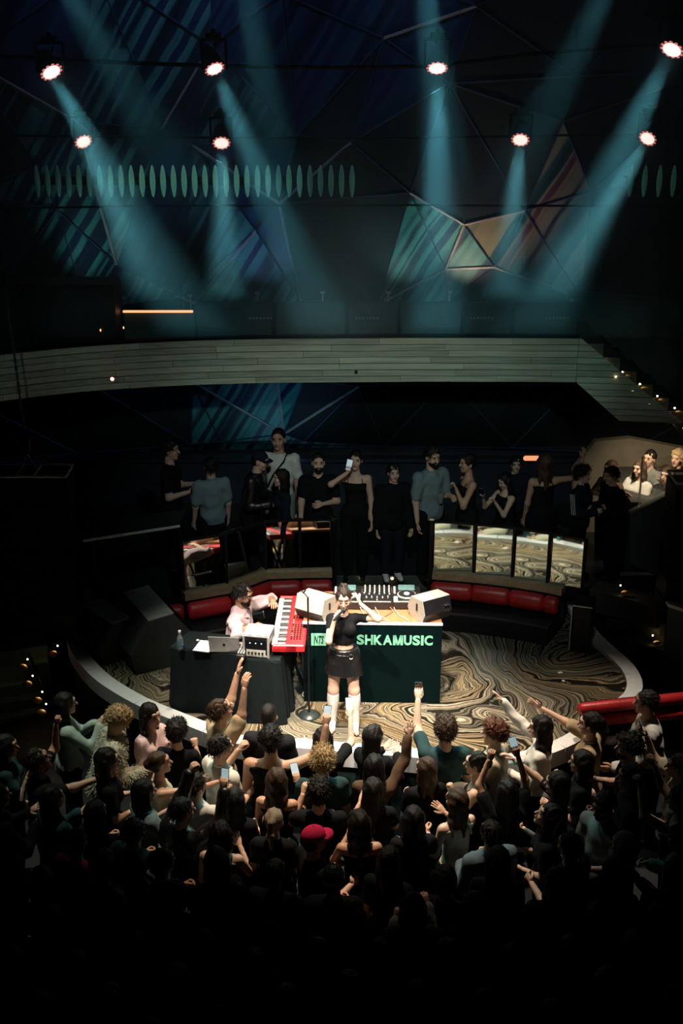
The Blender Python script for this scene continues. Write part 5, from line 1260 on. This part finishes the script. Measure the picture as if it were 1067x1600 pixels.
# ============================================================ CROWD
def crowd(px, py, label, face, H=1.7, lean=(0, 0), fz=FZ, sink=0, **k):
    p = UZ(px, py, fz + .927 * H)
    Rz = Matrix.Rotation(R(face - 90), 3, 'Z'); off = Rz @ Vector((lean[0] * .37 * H, lean[1] * .37 * H + .02, 0))
    k.setdefault('res', .0215)
    return person(label, (p.x - off.x, p.y - off.y, fz), face, H, lean=lean, **k)
PH_ME = {}; FOLLOW = {}
def follow(info, t): FOLLOW.setdefault(info['o'].name, []).append(t); return t
def phone(label, info, sd, flip=1, scr=True):
    h = info[sd]; c = h['w'] + h['d'] * .115 + h['n'] * .022
    t = thing('phone', label, 'phone', c); d, n, l = h['d'], h['n'], h['l']
    B = Matrix((l, d, n)).transposed()
    if 'b' not in PH_ME:
        PH_ME['b'] = MB().box((0, 0, 0), (.074, .152, .008), bev=.003).data('phone_body', M('phone_black', (.02, .02, .022), .25)); PH_ME['s'] = MB().box((0, 0, 0), (.066, .142, .002)).data('phone_screen', SCREEN)
        PH_ME['c'] = MB().box((0, 0, 0), (.026, .028, .003), bev=.001).data('camera_bump', GEAR)
    b = link('body', PH_ME['b'], t); s_ = link('screen', PH_ME['s'], t, (0, 0, -.0045 * flip)); c_ = link('camera_bump', PH_ME['c'], t, (.02, .055, .005 * flip))
    t.rotation_euler = B.to_euler(); return follow(info, t)
def drink(label, info, sd, col=(.10, .11, .11), fill=True, h=.13, r=.036):
    q = info[sd]; c = q['w'] + q['d'] * .085 + q['n'] * .04
    t = thing('drink_cup', label, 'cup', c - Vector((0, 0, h * .55)))
    MB().lathe([(r * .72, 0), (r * .74, .004), (r, h), (r * .93, h), (r * .70, .01)], n=12).build('cup', M('cup_plastic', (.35, .36, .33), .2, trans=.5), t, True)
    MB().lathe([(r * .7, .012), (r * .9, h * .75)], n=12).build('drink', M('drink_dark', col, .2), t); return follow(info, t)
# --- left of the stage
c = crowd(103, 1100, 'long-haired woman in a pale mint blouse clapping by the left stage edge', 20, 1.70, top='mint', topkind='long', style='long', ra='phone', la='clap', hres=.012)
c = crowd(14, 1168, 'woman at the left edge of the picture in a teal top facing right', 5, 1.66, top='teal', topkind='tee', style='long', hair='black', ra='chin')
c = crowd(58, 1186, 'person with glasses raising one fist, pale trousers, at far left', 20, 1.70, sex='m', style='short', top='black', topkind='tee', bottom='cream', skin=1, la='fistup', ra='reach', glasses=True, hpitch=18)
c = crowd(190, 1122, 'person with pale blond curls and a shaggy pale fur jacket bowing the head', 10, 1.74, lean=(0, .22), top='fur', topkind='jacket', fur=True, hair='blond', style='curly', strands=1400, hpitch=-22, ra='hold', la='down', res=.014, hres=.01, sex='m')
c = crowd(234, 1122, 'dark-haired woman in a pink top holding a dark drink', 325, 1.68, top='pink', topkind='long', style='long', ra='hold', la='chin', hres=.01, res=.016); drink('dark drink held by the woman in the pink top', c, 'r', (.03, .015, .01))
c = crowd(184, 1188, 'dark-haired woman with glasses holding a foamy cup, seen from behind', 15, 1.70, top='black', topkind='tee', style='bob', hair='black', glasses=True, ra='hold', la='hold', hyaw=-8, hres=.011); drink('cup with pale foam held by the woman with glasses at left', c, 'r', (.6, .5, .35))
c = crowd(248, 1192, 'woman with pinned-up brown hair and a pale sleeveless top reaching right', 15, 1.66, top='cream', topkind='tank', style='updo', hair='brown', skin=1, ra='reach', la='hold', hres=.011, hpitch=8); phone('phone in the outstretched hand of the woman with pinned-up hair', c, 'r')
c = crowd(288, 1140, 'person with a mass of black curls seen from behind at the left stage corner', 80, 1.70, style='curly', hair='black', top='black', topkind='tee', ra='chin', la='hold', hres=.012)
c = crowd(328, 1117, 'man with glasses in a tan shirt raising both arms towards the keyboard player', 30, 1.78, sex='m', style='short', hair='brown', top='tan', topkind='shirt', skin=1, ra=dict(u=(.05, .45, .9), f=(-.10, .2, 1), pose='relax'), la=dict(u=(.05, .75, .75), f=(.10, .35, 1), pose='open'), glasses=True, hpitch=14, res=.015, hres=.009)
c = crowd(337, 1188, 'man in a loose white shirt with dark hair looking right', 40, 1.74, sex='m', style='short', top='white', topkind='shirt', ra='hold', la='phone', hyaw=-10, res=.016, hres=.010)
c = crowd(420, 1122, 'man with a fresh short haircut in dark clothes right at the stage', 80, 1.76, sex='m', style='buzz', top='nearblack', topkind='tee', ra='hold', la='hold', skin=1, hres=.010)
c = crowd(412, 1168, 'man in a black tank top holding a phone high in his right hand', 85, 1.78, sex='m', style='curly', hair='black', top='black', topkind='tank', skin=1, ra=dict(u=(.85, .35, .28), f=(.10, .2, 1), pose='grip', n=(-.2, 1, 0)), la='hold', res=.015, hres=.010, build=1.08); phone('phone raised by the man in the black tank top', c, 'r')
c = crowd(285, 1252, 'person in a leather jacket with pale striped cuffs holding up a phone, left of centre', 50, 1.68, style='short', hair='black', top='leather', topkind='jacket', ra='phoneup', la='phoneup', sex='m', hyaw=-20); phone('phone held up by the person in the leather jacket', c, 'r')
c = crowd(318, 1222, 'person in a white hooded top with dark stripes on the sleeve', 60, 1.62, style='short', hair='black', top='white', topkind='long', ra='phone', la='phone', sex='m', res=.016)
c = crowd(246, 1250, 'person with a pale shirt collar and dark hair in the left of the crowd', 30, 1.68, style='bob', top='bluegrey', topkind='shirt', ra='clap', la='clap')
c = crowd(375, 1238, 'woman with long black hair in a black top behind the man in white', 75, 1.66, style='long', top='black', topkind='tee', ra='hold', la='hold')
c = crowd(432, 1225, 'woman with wavy brown hair seen from behind, left of the curly-haired man', 80, 1.66, style='wavy', hair='brown', top='black', topkind='cami', skin=1, ra='phone', la='hold'); phone('phone held by the woman with wavy brown hair', c, 'r')
c = crowd(480, 1222, 'man with glossy black curls in a black shirt, centre of the crowd', 88, 1.72, sex='m', style='curly', hair='black', top='black', topkind='tee', ra='hold', la='phone', hres=.010)
c = crowd(528, 1160, 'woman with long straight black hair right below the singer', 90, 1.64, style='long', top='black', topkind='tee', ra=dict(u=(.3, .6, .1), f=(-.05, .4, 1), pose='grip'), la='hold', res=.018); phone('phone raised by the long-haired woman below the singer', c, 'r')
c = crowd(535, 1194, 'person with tousled blond hair in a dark tee, seen from behind', 92, 1.70, sex='m', style='messy', strands=1600, hair='blond', top='teal', topkind='tee', ra='hold', la='hold', res=.016, hres=.009, hpitch=-8)
c = crowd(572, 1172, 'woman with smooth long black hair turning her face right', 55, 1.66, style='long', top='black', topkind='long', ra='clap', la='clap', hyaw=-20)
c = crowd(606, 1196, 'person in a patterned dark sleeve reaching one arm up to the singer', 80, 1.64, style='bob', hair='black', top='brown', topkind='long', ra=dict(u=(.30, .55, .62), f=(.15, .35, .9), pose='spread'), la='hold')
c = crowd(640, 1197, 'woman with brown hair resting against the stage edge', 105, 1.62, style='wavy', hair='brown', top='black', topkind='tee', ra='hold', la='hold', hyaw=25, res=.018)
c = crowd(697, 1152, 'man with dark curls in a dark teal tee filming with his left hand', 92, 1.78, sex='m', style='curly', hair='brown', top='teal', topkind='tee', la=dict(u=(.15, .75, .35), f=(-.05, .35, 1), pose='grip', n=(.2, 1, 0)), ra='hold', res=.016, hres=.009); phone('phone raised by the man with dark curls', c, 'l')
c = crowd(738, 1206, 'woman with a sleek black updo and bare shoulders in profile facing left', 165, 1.68, style='updo', hair='black', top='black', topkind='cami', skin=0, ra='hold', la='chin', res=.016, hres=.009)
c = crowd(798, 1142, 'person with auburn curls in a pale patterned jacket at the stage edge', 160, 1.74, sex='m', style='curly', hair='red', top='cream', topkind='jacket', skin=0, ra='rail', la='rail', res=.016, hres=.009)
c = crowd(834, 1133, 'woman with long dark hair in a white blouse facing left', 165, 1.72, style='long', hair='black', top='white', topkind='long', ra='upfwd', la='hold', res=.016, hres=.009)
c = crowd(878, 1132, 'woman with a dark ponytail in a beige shirt stretching one arm forward', 160, 1.76, style='ponytail', hair='black', top='tan', topkind='shirt', ra=dict(u=(.1, .9, .35), f=(0, .95, .40), pose='spread'), la='down', res=.015, hres=.009)
c = crowd(1008, 1096, 'man in a loose white shirt leaning on the pale rail at right', 175, 1.76, lean=(0, .18), sex='m', style='short', hair='black', top='white', topkind='long', ra='rail', la='rail', skin=1, hpitch=12, res=.015, hres=.009)
c = crowd(797, 1236, 'woman with very long black hair holding a phone high with both hands', 100, 1.66, style='long', hair='black', top='black', topkind='tee', skin=1, ra=dict(u=(.2, .45, .85), f=(-.30, .15, 1), pose='grip', n=(0, 1, 0)), la=dict(u=(.2, .55, .8), f=(-.35, .1, 1), pose='grip'), res=.016, hres=.011); phone('phone held high with both hands by the long-haired woman at right', c, 'r')
c = crowd(850, 1226, 'long-haired woman with a teal wristband raising an arm to the left', 160, 1.68, style='long', hair='black', top='black', topkind='tee', ra=dict(u=(.1, .8, .5), f=(-.1, .75, .55), pose='relax'), la='hold')
mb = MB(); h = c['r']; mb.tube([V3(*h['wl']) - h['fl'] * .03 + .026 * (math.cos(t) * nrm(np.cross(h['fl'], V3(0, 0, 1))) + math.sin(t) * nrm(np.cross(h['fl'], np.cross(h['fl'], V3(0, 0, 1))))) for t in np.linspace(0, 2 * math.pi, 10)], .009, 5); mb.build('wristband', M('teal_band', (.02, .42, .30), .5), c['o'])
c = crowd(905, 1204, 'person with black hair in profile beside the dark rail end', 165, 1.66, style='bob', hair='black', top='black', topkind='tee', ra='chin', la='hold')
c = crowd(972, 1176, 'bearded man with dark hair facing left below the man in white', 170, 1.74, sex='m', style='messy', hair='black', top='black', topkind='tee', beard=True, ra='hold', la='hold', skin=0, hres=.010)
c = crowd(1000, 1216, 'man with short dreadlocks in profile facing left', 170, 1.74, sex='m', style='dreads', hair='black', top='black', topkind='tee', skin=2, ra='hold', la='hold', hres=.010)
c = crowd(942, 1262, 'smiling man in a dark teal tee looking down, right of centre', 215, 1.72, sex='m', style='short', hair='black', top='bluegrey', topkind='tee', skin=1, hpitch=-15, beard=True, ra='hold', la='hold', hres=.010)
c = crowd(1046, 1196, 'person at the right edge in a pale sleeve holding up a phone', 165, 1.70, style='short', hair='black', top='cream', topkind='tee', ra='phoneup', la='hold', sex='m'); phone('phone held up at the right edge of the crowd', c, 'r')
c = crowd(1040, 1240, 'person at the right edge with bare arms raised to film', 150, 1.70, style='short', hair='black', top='black', topkind='tank', ra='phoneup', la='phoneup', sex='m', skin=0)
c = crowd(962, 1322, 'person with smooth ash-blond hair seen from above', 150, 1.64, style='bob', hair='ash', top='black', topkind='tee', ra='hold', la='hold')
c = crowd(832, 1292, 'dark-haired woman with an earring tilting her face up to the left', 175, 1.66, style='long', hair='black', top='black', topkind='tee', hpitch=25, skin=0, ra='hold', la='hold', hres=.010)
c = crowd(556, 1278, 'woman with long black hair and bare arms clapping in the centre of the crowd', 92, 1.68, style='long', hair='black', top='black', topkind='cami', skin=1, ra='clap', la='clap', res=.018)
c = crowd(714, 1262, 'woman with brown hair and a pale open collar, right of centre', 120, 1.66, style='wavy', hair='brown', top='cream', topkind='tank', skin=0, ra='clap', la='hold', hyaw=15)
c = crowd(602, 1235, 'woman with very smooth black hair and black top in the middle of the crowd', 95, 1.70, style='long', hair='black', top='black', topkind='tee', ra='clap', la='clap')
c = crowd(660, 1258, 'person with bobbed black hair clapping, right of the centre', 100, 1.66, style='bob', hair='black', top='black', topkind='tee', ra='clap', la='hold')
c = crowd(768, 1290, 'person in crumpled grey-teal denim right of centre', 110, 1.64, style='short', hair='black', top='denim', topkind='jacket', ra='hold', la='hold', sex='m')
# red cap
def cap_hat(info, mat, brim_yaw=0, name='baseball_cap', pattern=False):
    hp, HM, hs = info['hp'], info['HM'], info['hs']
    P = [ell(hp(0, -.016, .045), V3(.090, .108, .088) * hs, HM, .01)]
    v, fc = polygonise(P, .010, [(hp(0, 0, .038), HM @ V3(0, 0, -1))])
    t = link(name, np_mesh(name, [(v, fc, 0)], [mat]), info['o'])
    a = math.radians(brim_yaw); f2 = np.array([math.sin(a), math.cos(a), 0]); r2 = np.array([math.cos(a), -math.sin(a), 0]); mb = MB()
    rows = []
    for u in np.linspace(-1, 1, 9):
        e = r2 * u * .078 + f2 * (.070 * math.sqrt(max(0, 1 - u * u * .8))); o_ = r2 * u * .082 + f2 * (.085 + .085 * math.sqrt(max(0, 1 - u * u)))
        rows.append((hp(*(e + np.array([0, -.01, .040]))), hp(*(o_ + np.array([0, -.01, .034 - .012 * (u * u)])))))
    vs = []; fs = []
    for i, (e, o_) in enumerate(rows): vs += [e, o_, e + HM @ V3(0, 0, .006), o_ + HM @ V3(0, 0, .006)]
    for i in range(len(rows) - 1):
        a_, b_ = i * 4, i * 4 + 4; fs += [(a_, a_ + 1, b_ + 1, b_), (a_ + 2, b_ + 2, b_ + 3, a_ + 3), (a_ + 1, a_ + 3, b_ + 3, b_ + 1)]
    mb.add(vs, fs); mb.build('brim', mat, t, True); MB().ell(hp(0, -.016, .132), (.008, .008, .005), 8, 4).build('cap_button', BLACK, t); return t
c = crowd(512, 1322, 'person wearing a bright crimson cap turned to the right', 30, 1.72, sex='m', style='short', hair='black', top='black', topkind='tee', hat='cap', ra='hold', la='hold'); cap_hat(c, CL['crimson'])
c = crowd(538, 1366, 'person in a dark hat with pale radiating lines', 90, 1.66, sex='m', style='short', hair='black', top='black', topkind='tee', hat='cap', ra='hold', la='hold', res=.024)
t = cap_hat(c, CL['nearblack'], 180, 'brimmed_hat')
for i in range(12):
    a = 2 * math.pi * i / 12; MB().tube([c['hp'](.012 * math.cos(a), -.016 + .012 * math.sin(a), .133), c['hp'](.055 * math.cos(a), -.016 + .066 * math.sin(a), .113), c['hp'](.084 * math.cos(a), -.016 + .100 * math.sin(a), .072)], .0022, 4).build('pale_line', M('pale_thread', (.25, .36, .34), .6), t)
crowd(276, 1352, 'person in a green-white striped tee near the dark lower left', 40, 1.66, sex='m', style='short', hair='black', top='striped', topkind='tee', skin=1, ra='hold', la='hold', res=.02)
crowd(128, 1318, 'person in a red tee with a bare arm hanging, lower left', 60, 1.70, sex='m', style='short', hair='black', top='red', topkind='tee', skin=1, ra='down', la='hold')
c = crowd(640, 1440, 'person in a pale grey sweater raising both hands in the dark back rows', 90, 1.72, style='long', hair='black', top='grey', topkind='long', ra='phone', la='chin', res=.022)
crowd(100, 1258, 'dark-haired woman in a teal jacket at lower left', 40, 1.66, style='bob', hair='black', top='teal', topkind='jacket', ra='hold', la='clap')
crowd(22, 1245, 'person in black at the left edge with clasped hands', 30, 1.70, style='short', sex='m', top='black', topkind='long', ra='clap', la='clap')
crowd(150, 1268, 'person in dark clothes with a hand on the chest, left of the crowd', 60, 1.66, style='bob', hair='black', top='black', topkind='tee', ra='belly', la='hold')
crowd(210, 1300, 'person with a teal-trimmed black jacket in the left of the crowd', 60, 1.68, style='short', sex='m', hair='black', top='teal', topkind='jacket', ra='hold', la='hold')
crowd(352, 1300, 'person in a pale grey scarf top left of the crimson cap', 80, 1.66, style='bob', hair='black', top='grey', topkind='tank', ra='clap', la='hold')
crowd(415, 1290, 'person with an ash-brown ponytail and green bag strap in the centre left', 80, 1.66, style='ponytail', hair='ash', top='black', topkind='tee', ra='hold', la='hold')
crowd(886, 1330, 'dark-clothed person with black hair left of the ash-blond head', 130, 1.68, style='short', sex='m', hair='black', top='black', topkind='tee', ra='hold', la='hold')
crowd(1030, 1310, 'person in a dark jacket at the right edge holding a drink low', 150, 1.70, style='short', sex='m', hair='black', top='bluegrey', topkind='jacket', ra='hold', la='hold')
# --- unlit back rows
protos = [person('dark silhouetted concertgoer in the unlit back rows', (0, -60, FZ), 90, 1.68, sex, skin=1, hair='black', style=st_, top='black', topkind=tk, ra=a1, la=a2, res=.030, hres=.016, group='people in the unlit back rows') for sex, st_, tk, a1, a2 in (('m', 'short', 'tee', 'down', 'down'), ('f', 'long', 'tee', 'belly', 'down'), ('m', 'curly', 'jacket', 'down', 'belly'), ('f', 'bob', 'long', 'down', 'down'))]
back = []
for r_, py in enumerate((1372, 1432, 1494, 1560, 1622)):
    for j in range(13):
        px = -20 + 88 * j + (44 if r_ % 2 else 0) + random.uniform(-14, 14)
        if r_ == 0 and (470 < px < 590 or 240 < px < 310): continue
        if 585 < px < 700 and 1410 < py < 1460: continue
        back.append((px, py + random.uniform(-10, 10)))
for i, (px, py) in enumerate(back):
    src = protos[i % 4]['o']
    o = src if i < 4 else copytree(src)
    p = UZ(px, py, FZ + 1.56); o.location = (p.x, p.y, FZ); o.rotation_euler[2] = R(random.uniform(-25, 25) + (px - 533) * -.03); sc_ = random.uniform(.97, 1.04); o.scale = (sc_,) * 3

# ============================================================ TERRACE GUESTS
def guest(px, py, label, face, H=1.7, Y=3.12, **k):
    k.setdefault('res', .018); k.setdefault('hres', .011)
    p0 = UZ(px, py, MZ + .927 * H); yy_ = max(p0.y, Y); Hn = (UY(px, py, yy_).z - MZ) / .927
    return crowd(px, py, label, face, Hn, fz=MZ, **k)
c = guest(266, 704, 'man in black at the left of the terrace with a pale tote bag', 350, 1.74, sex='m', style='short', top='black', topkind='tee', ra='hold', la='hold'); drink('glass held by the man in black at the left of the terrace', c, 'l')
h = c['l']; tb_ = thing('tote_bag', 'pale tote bag hanging from the hand of the man in black', 'bag', h['w'] + Vector((.10, -.05, -.55)))
follow(c, tb_); MB().extr([(-.10, 0, 0), (.10, 0, 0), (.075, 0, .32), (-.06, 0, .32)], (0, .05, 0)).build('bag_body', CL['bluegrey'], tb_); MB().tube([(-.05, .02, .31), (-.03, .02, .50), (0, .02, .52), (.05, .02, .31)], .006, 5).build('handle', CL['bluegrey'], tb_)
guest(345, 728, 'person in a grey-blue shirt turned away on the terrace', 110, 1.60, sex='m', style='short', top='bluegrey', topkind='shirt', res=.02)
c = guest(410, 720, 'person in a dark cap and leather jacket bending towards a woman', 345, 1.70, lean=(0, .22), sex='m', style='short', top='leather', topkind='jacket', hat='cap', ra='hold', la='hold'); cap_hat(c, CL['navy']); drink('glass held by the person in the dark cap', c, 'r')
guest(434, 742, 'woman with long dark hair listening to the person in the cap', 200, 1.60, style='long', top='navy', topkind='long')
c = guest(435, 688, 'tall man in a white tee with a dark shoulder strap', 262, 1.84, sex='m', style='buzz', top='white', topkind='tee', bottom='grey', skin=1, ra='down', la='down')
at_ = c['at']; MB().tube([at_(.295, -.055, .0), at_(.26, -.045, .066), at_(.16, .03, .072), at_(.06, .075, .05)], .012, 5).build('shoulder_strap', BLACK, c['o'])
c = guest(507, 724, 'bearded man in a black tee with a wristband on the terrace', 275, 1.76, sex='m', style='buzz', top='black', topkind='tee', beard=True, ra='down', la='belly')
c = guest(556, 720, 'woman in a black strappy top holding a phone before her face', 262, 1.68, style='updo', top='black', topkind='cami', skin=0, ra=dict(ik=(.07, .22, 1.47), pole=(1, .1, -.8), pose='grip', hd=(-.2, .1, 1), n=(0, 1, 0)), la='down'); phone('phone held before her face by the woman in the strappy top', c, 'r', -1)
guest(622, 738, 'dark figure with a cap standing above the terrace steps', 280, 1.70, sex='m', style='short', top='black', topkind='jacket', bottom='navy', res=.022, shoes='white')
c = guest(668, 714, 'man in a grey-blue shirt looking down to the right on the terrace', 300, 1.76, sex='m', style='short', top='bluegrey', topkind='shirt', beard=True, hpitch=-10, ra='down', la='hold')
c = guest(712, 724, 'woman in a sleeveless black dress with a drink facing left', 195, 1.68, style='updo', top='black', topkind='dress', skin=1, ra='hold', la='chin'); drink('drink held by the woman in the sleeveless black dress', c, 'r')
c = guest(784, 752, 'woman in black looking at a phone held in both hands on the terrace', 215, 1.60, style='long', hair='black', top='black', topkind='tank', skin=0, ra='phone', la='phone', hpitch=-18); phone('phone held low in both hands by the woman in black', c, 'r')
guest(806, 726, 'dark figure behind the woman with the phone on the terrace', 270, 1.76, Y=3.75, sex='m', style='short', top='navy', topkind='jacket', res=.022)
c = guest(858, 722, 'brown-haired woman in a black dress dancing with one arm raised', 100, 1.70, style='wavy', hair='brown', top='black', topkind='dress', bottom='black', botkind='none', ra=dict(u=(.8, .1, .0), f=(.25, .1, 1), pose='relax'), la='down', skin=1)
c = guest(914, 742, 'person in a dark track jacket with white sleeve stripes', 330, 1.66, style='messy', hair='black', top='navy', topkind='jacket', ra='hold', la='hold', bottom='black')
for sd in 'r':
    S0 = c['sh'][sd]; el_ = V3(*c[sd]['el']); n_ = nrm(V3(.9, -.3, .2))
    for i in range(3):
        o_ = V3(0, .022 * (i - 1), 0); MB().tube([S0 + n_ * .085 * 1 + o_, (S0 + el_) / 2 + n_ * .078 + o_, el_ + n_ * .068 + o_], .005, 4).build('sleeve_stripe', CL['white'], c['o'])
c = guest(942, 742, 'man in a black jacket leaning in towards the person in the track jacket', 200, 1.74, lean=(0, .16), sex='m', style='short', top='black', topkind='jacket', ra='hold', la='hold')
# side box group (behind the glass screen)
SBZ = 1.2
for (px, py, lb, k) in ((1020, 732, 'woman in a white blouse in the side box, nearest the glass upright', dict(style='long', hair='brown', top='white', topkind='tee')), (1034, 742, 'woman in black with brown hair in the front of the side box', dict(style='long', hair='brown', top='black', topkind='tee')), (1046, 716, 'blond person in a dark jacket standing in the side box', dict(style='messy', hair='blond', top='nearblack', topkind='jacket', sex='m')),
                        (1030, 716, 'laughing person at the back of the side box', dict(style='short', hair='black', top='grey', topkind='tee', sex='m')), (1062, 730, 'person at the right edge of the side box', dict(style='short', hair='brown', top='red', topkind='tee', sex='m')), (970, 732, 'person with a blurred face at the left of the side box', dict(style='bob', hair='brown', top='brown', topkind='tee'))):
    Hh = 1.15; p = UY(px, py, 3.75 if py > 725 else 4.1)
    person(lb, (p.x, p.y, p.z - .927 * 1.5), 225, 1.5, res=.024, hres=.012, ra='clap', la='clap', **k)

# ============================================================ spacing: nobody stands inside a neighbour or the stage
def spread(objs, dmin, keep_out=False, steps=90):
    P = np.array([o.location[:2] for o in objs]); P0 = P.copy(); S2 = np.array([tuple(p) for p in STG])
    A, B = S2[:-1], S2[1:]
    for _ in range(steps):
        D = P[:, None] - P[None]; L = np.linalg.norm(D, axis=2) + 1e-6; np.fill_diagonal(L, 9)
        push = np.maximum(0, dmin - L)
        P += ((D / L[..., None]) * push[..., None] * .35).sum(1)
        if keep_out:
            ab = B - A; t = np.clip(((P[:, None] - A) * ab).sum(2) / (ab * ab).sum(1), 0, 1); q = A + t[..., None] * ab; d = np.linalg.norm(P[:, None] - q, axis=2); j = d.argmin(1); r = np.arange(len(P))
            nb_ = q[r, j]; dd = d[r, j]; e_ = ab[j]; out = np.stack([-e_[:, 1], e_[:, 0]], 1) * SGN; out /= np.linalg.norm(out, axis=1, keepdims=True)
            s_ = ((P - nb_) * out).sum(1); m = s_ < .24
            P[m] += out[m] * (.24 - s_[m])[:, None] * .6
    for o, p, p0 in zip(objs, P, P0):
        d = Vector((p[0] - p0[0], p[1] - p0[1], 0)); o.location += d
        for t in FOLLOW.get(o.name, []): t.location += d
ppl = [o for o in COL.objects if o.name.startswith('person') and o.parent is None]
spread([o for o in ppl if abs(o.location.z - FZ) < .01], .475, True)
spread([o for o in ppl if abs(o.location.z - MZ) < .01], .46)
spread([o for o in ppl if 'side box' in o['label']], .36)
# ============================================================ HAZE in the upper hall (thin stage fog)
def haze():
    m = bpy.data.materials.new('stage_haze'); m.use_nodes = True; nt = m.node_tree; nt.nodes.clear()
    N = nt.nodes.new; L = nt.links.new
    out = N('ShaderNodeOutputMaterial'); vol = N('ShaderNodeVolumeScatter'); vol.inputs['Color'].default_value = (.42, .80, 1, 1); vol.inputs['Anisotropy'].default_value = .1
    vol.inputs['Density'].default_value = HAZE
    L(vol.outputs[0], out.inputs['Volume'])
    m.cycles.homogeneous_volume = True
    o = MB().box((0, 2.95, 6.45), (11.0, 4.2, 5.1)).build('haze', m, None)
    tag(o, 'thin blue-green stage haze hanging in the upper hall', 'haze', kind='stuff')
HAZE = .19
haze()
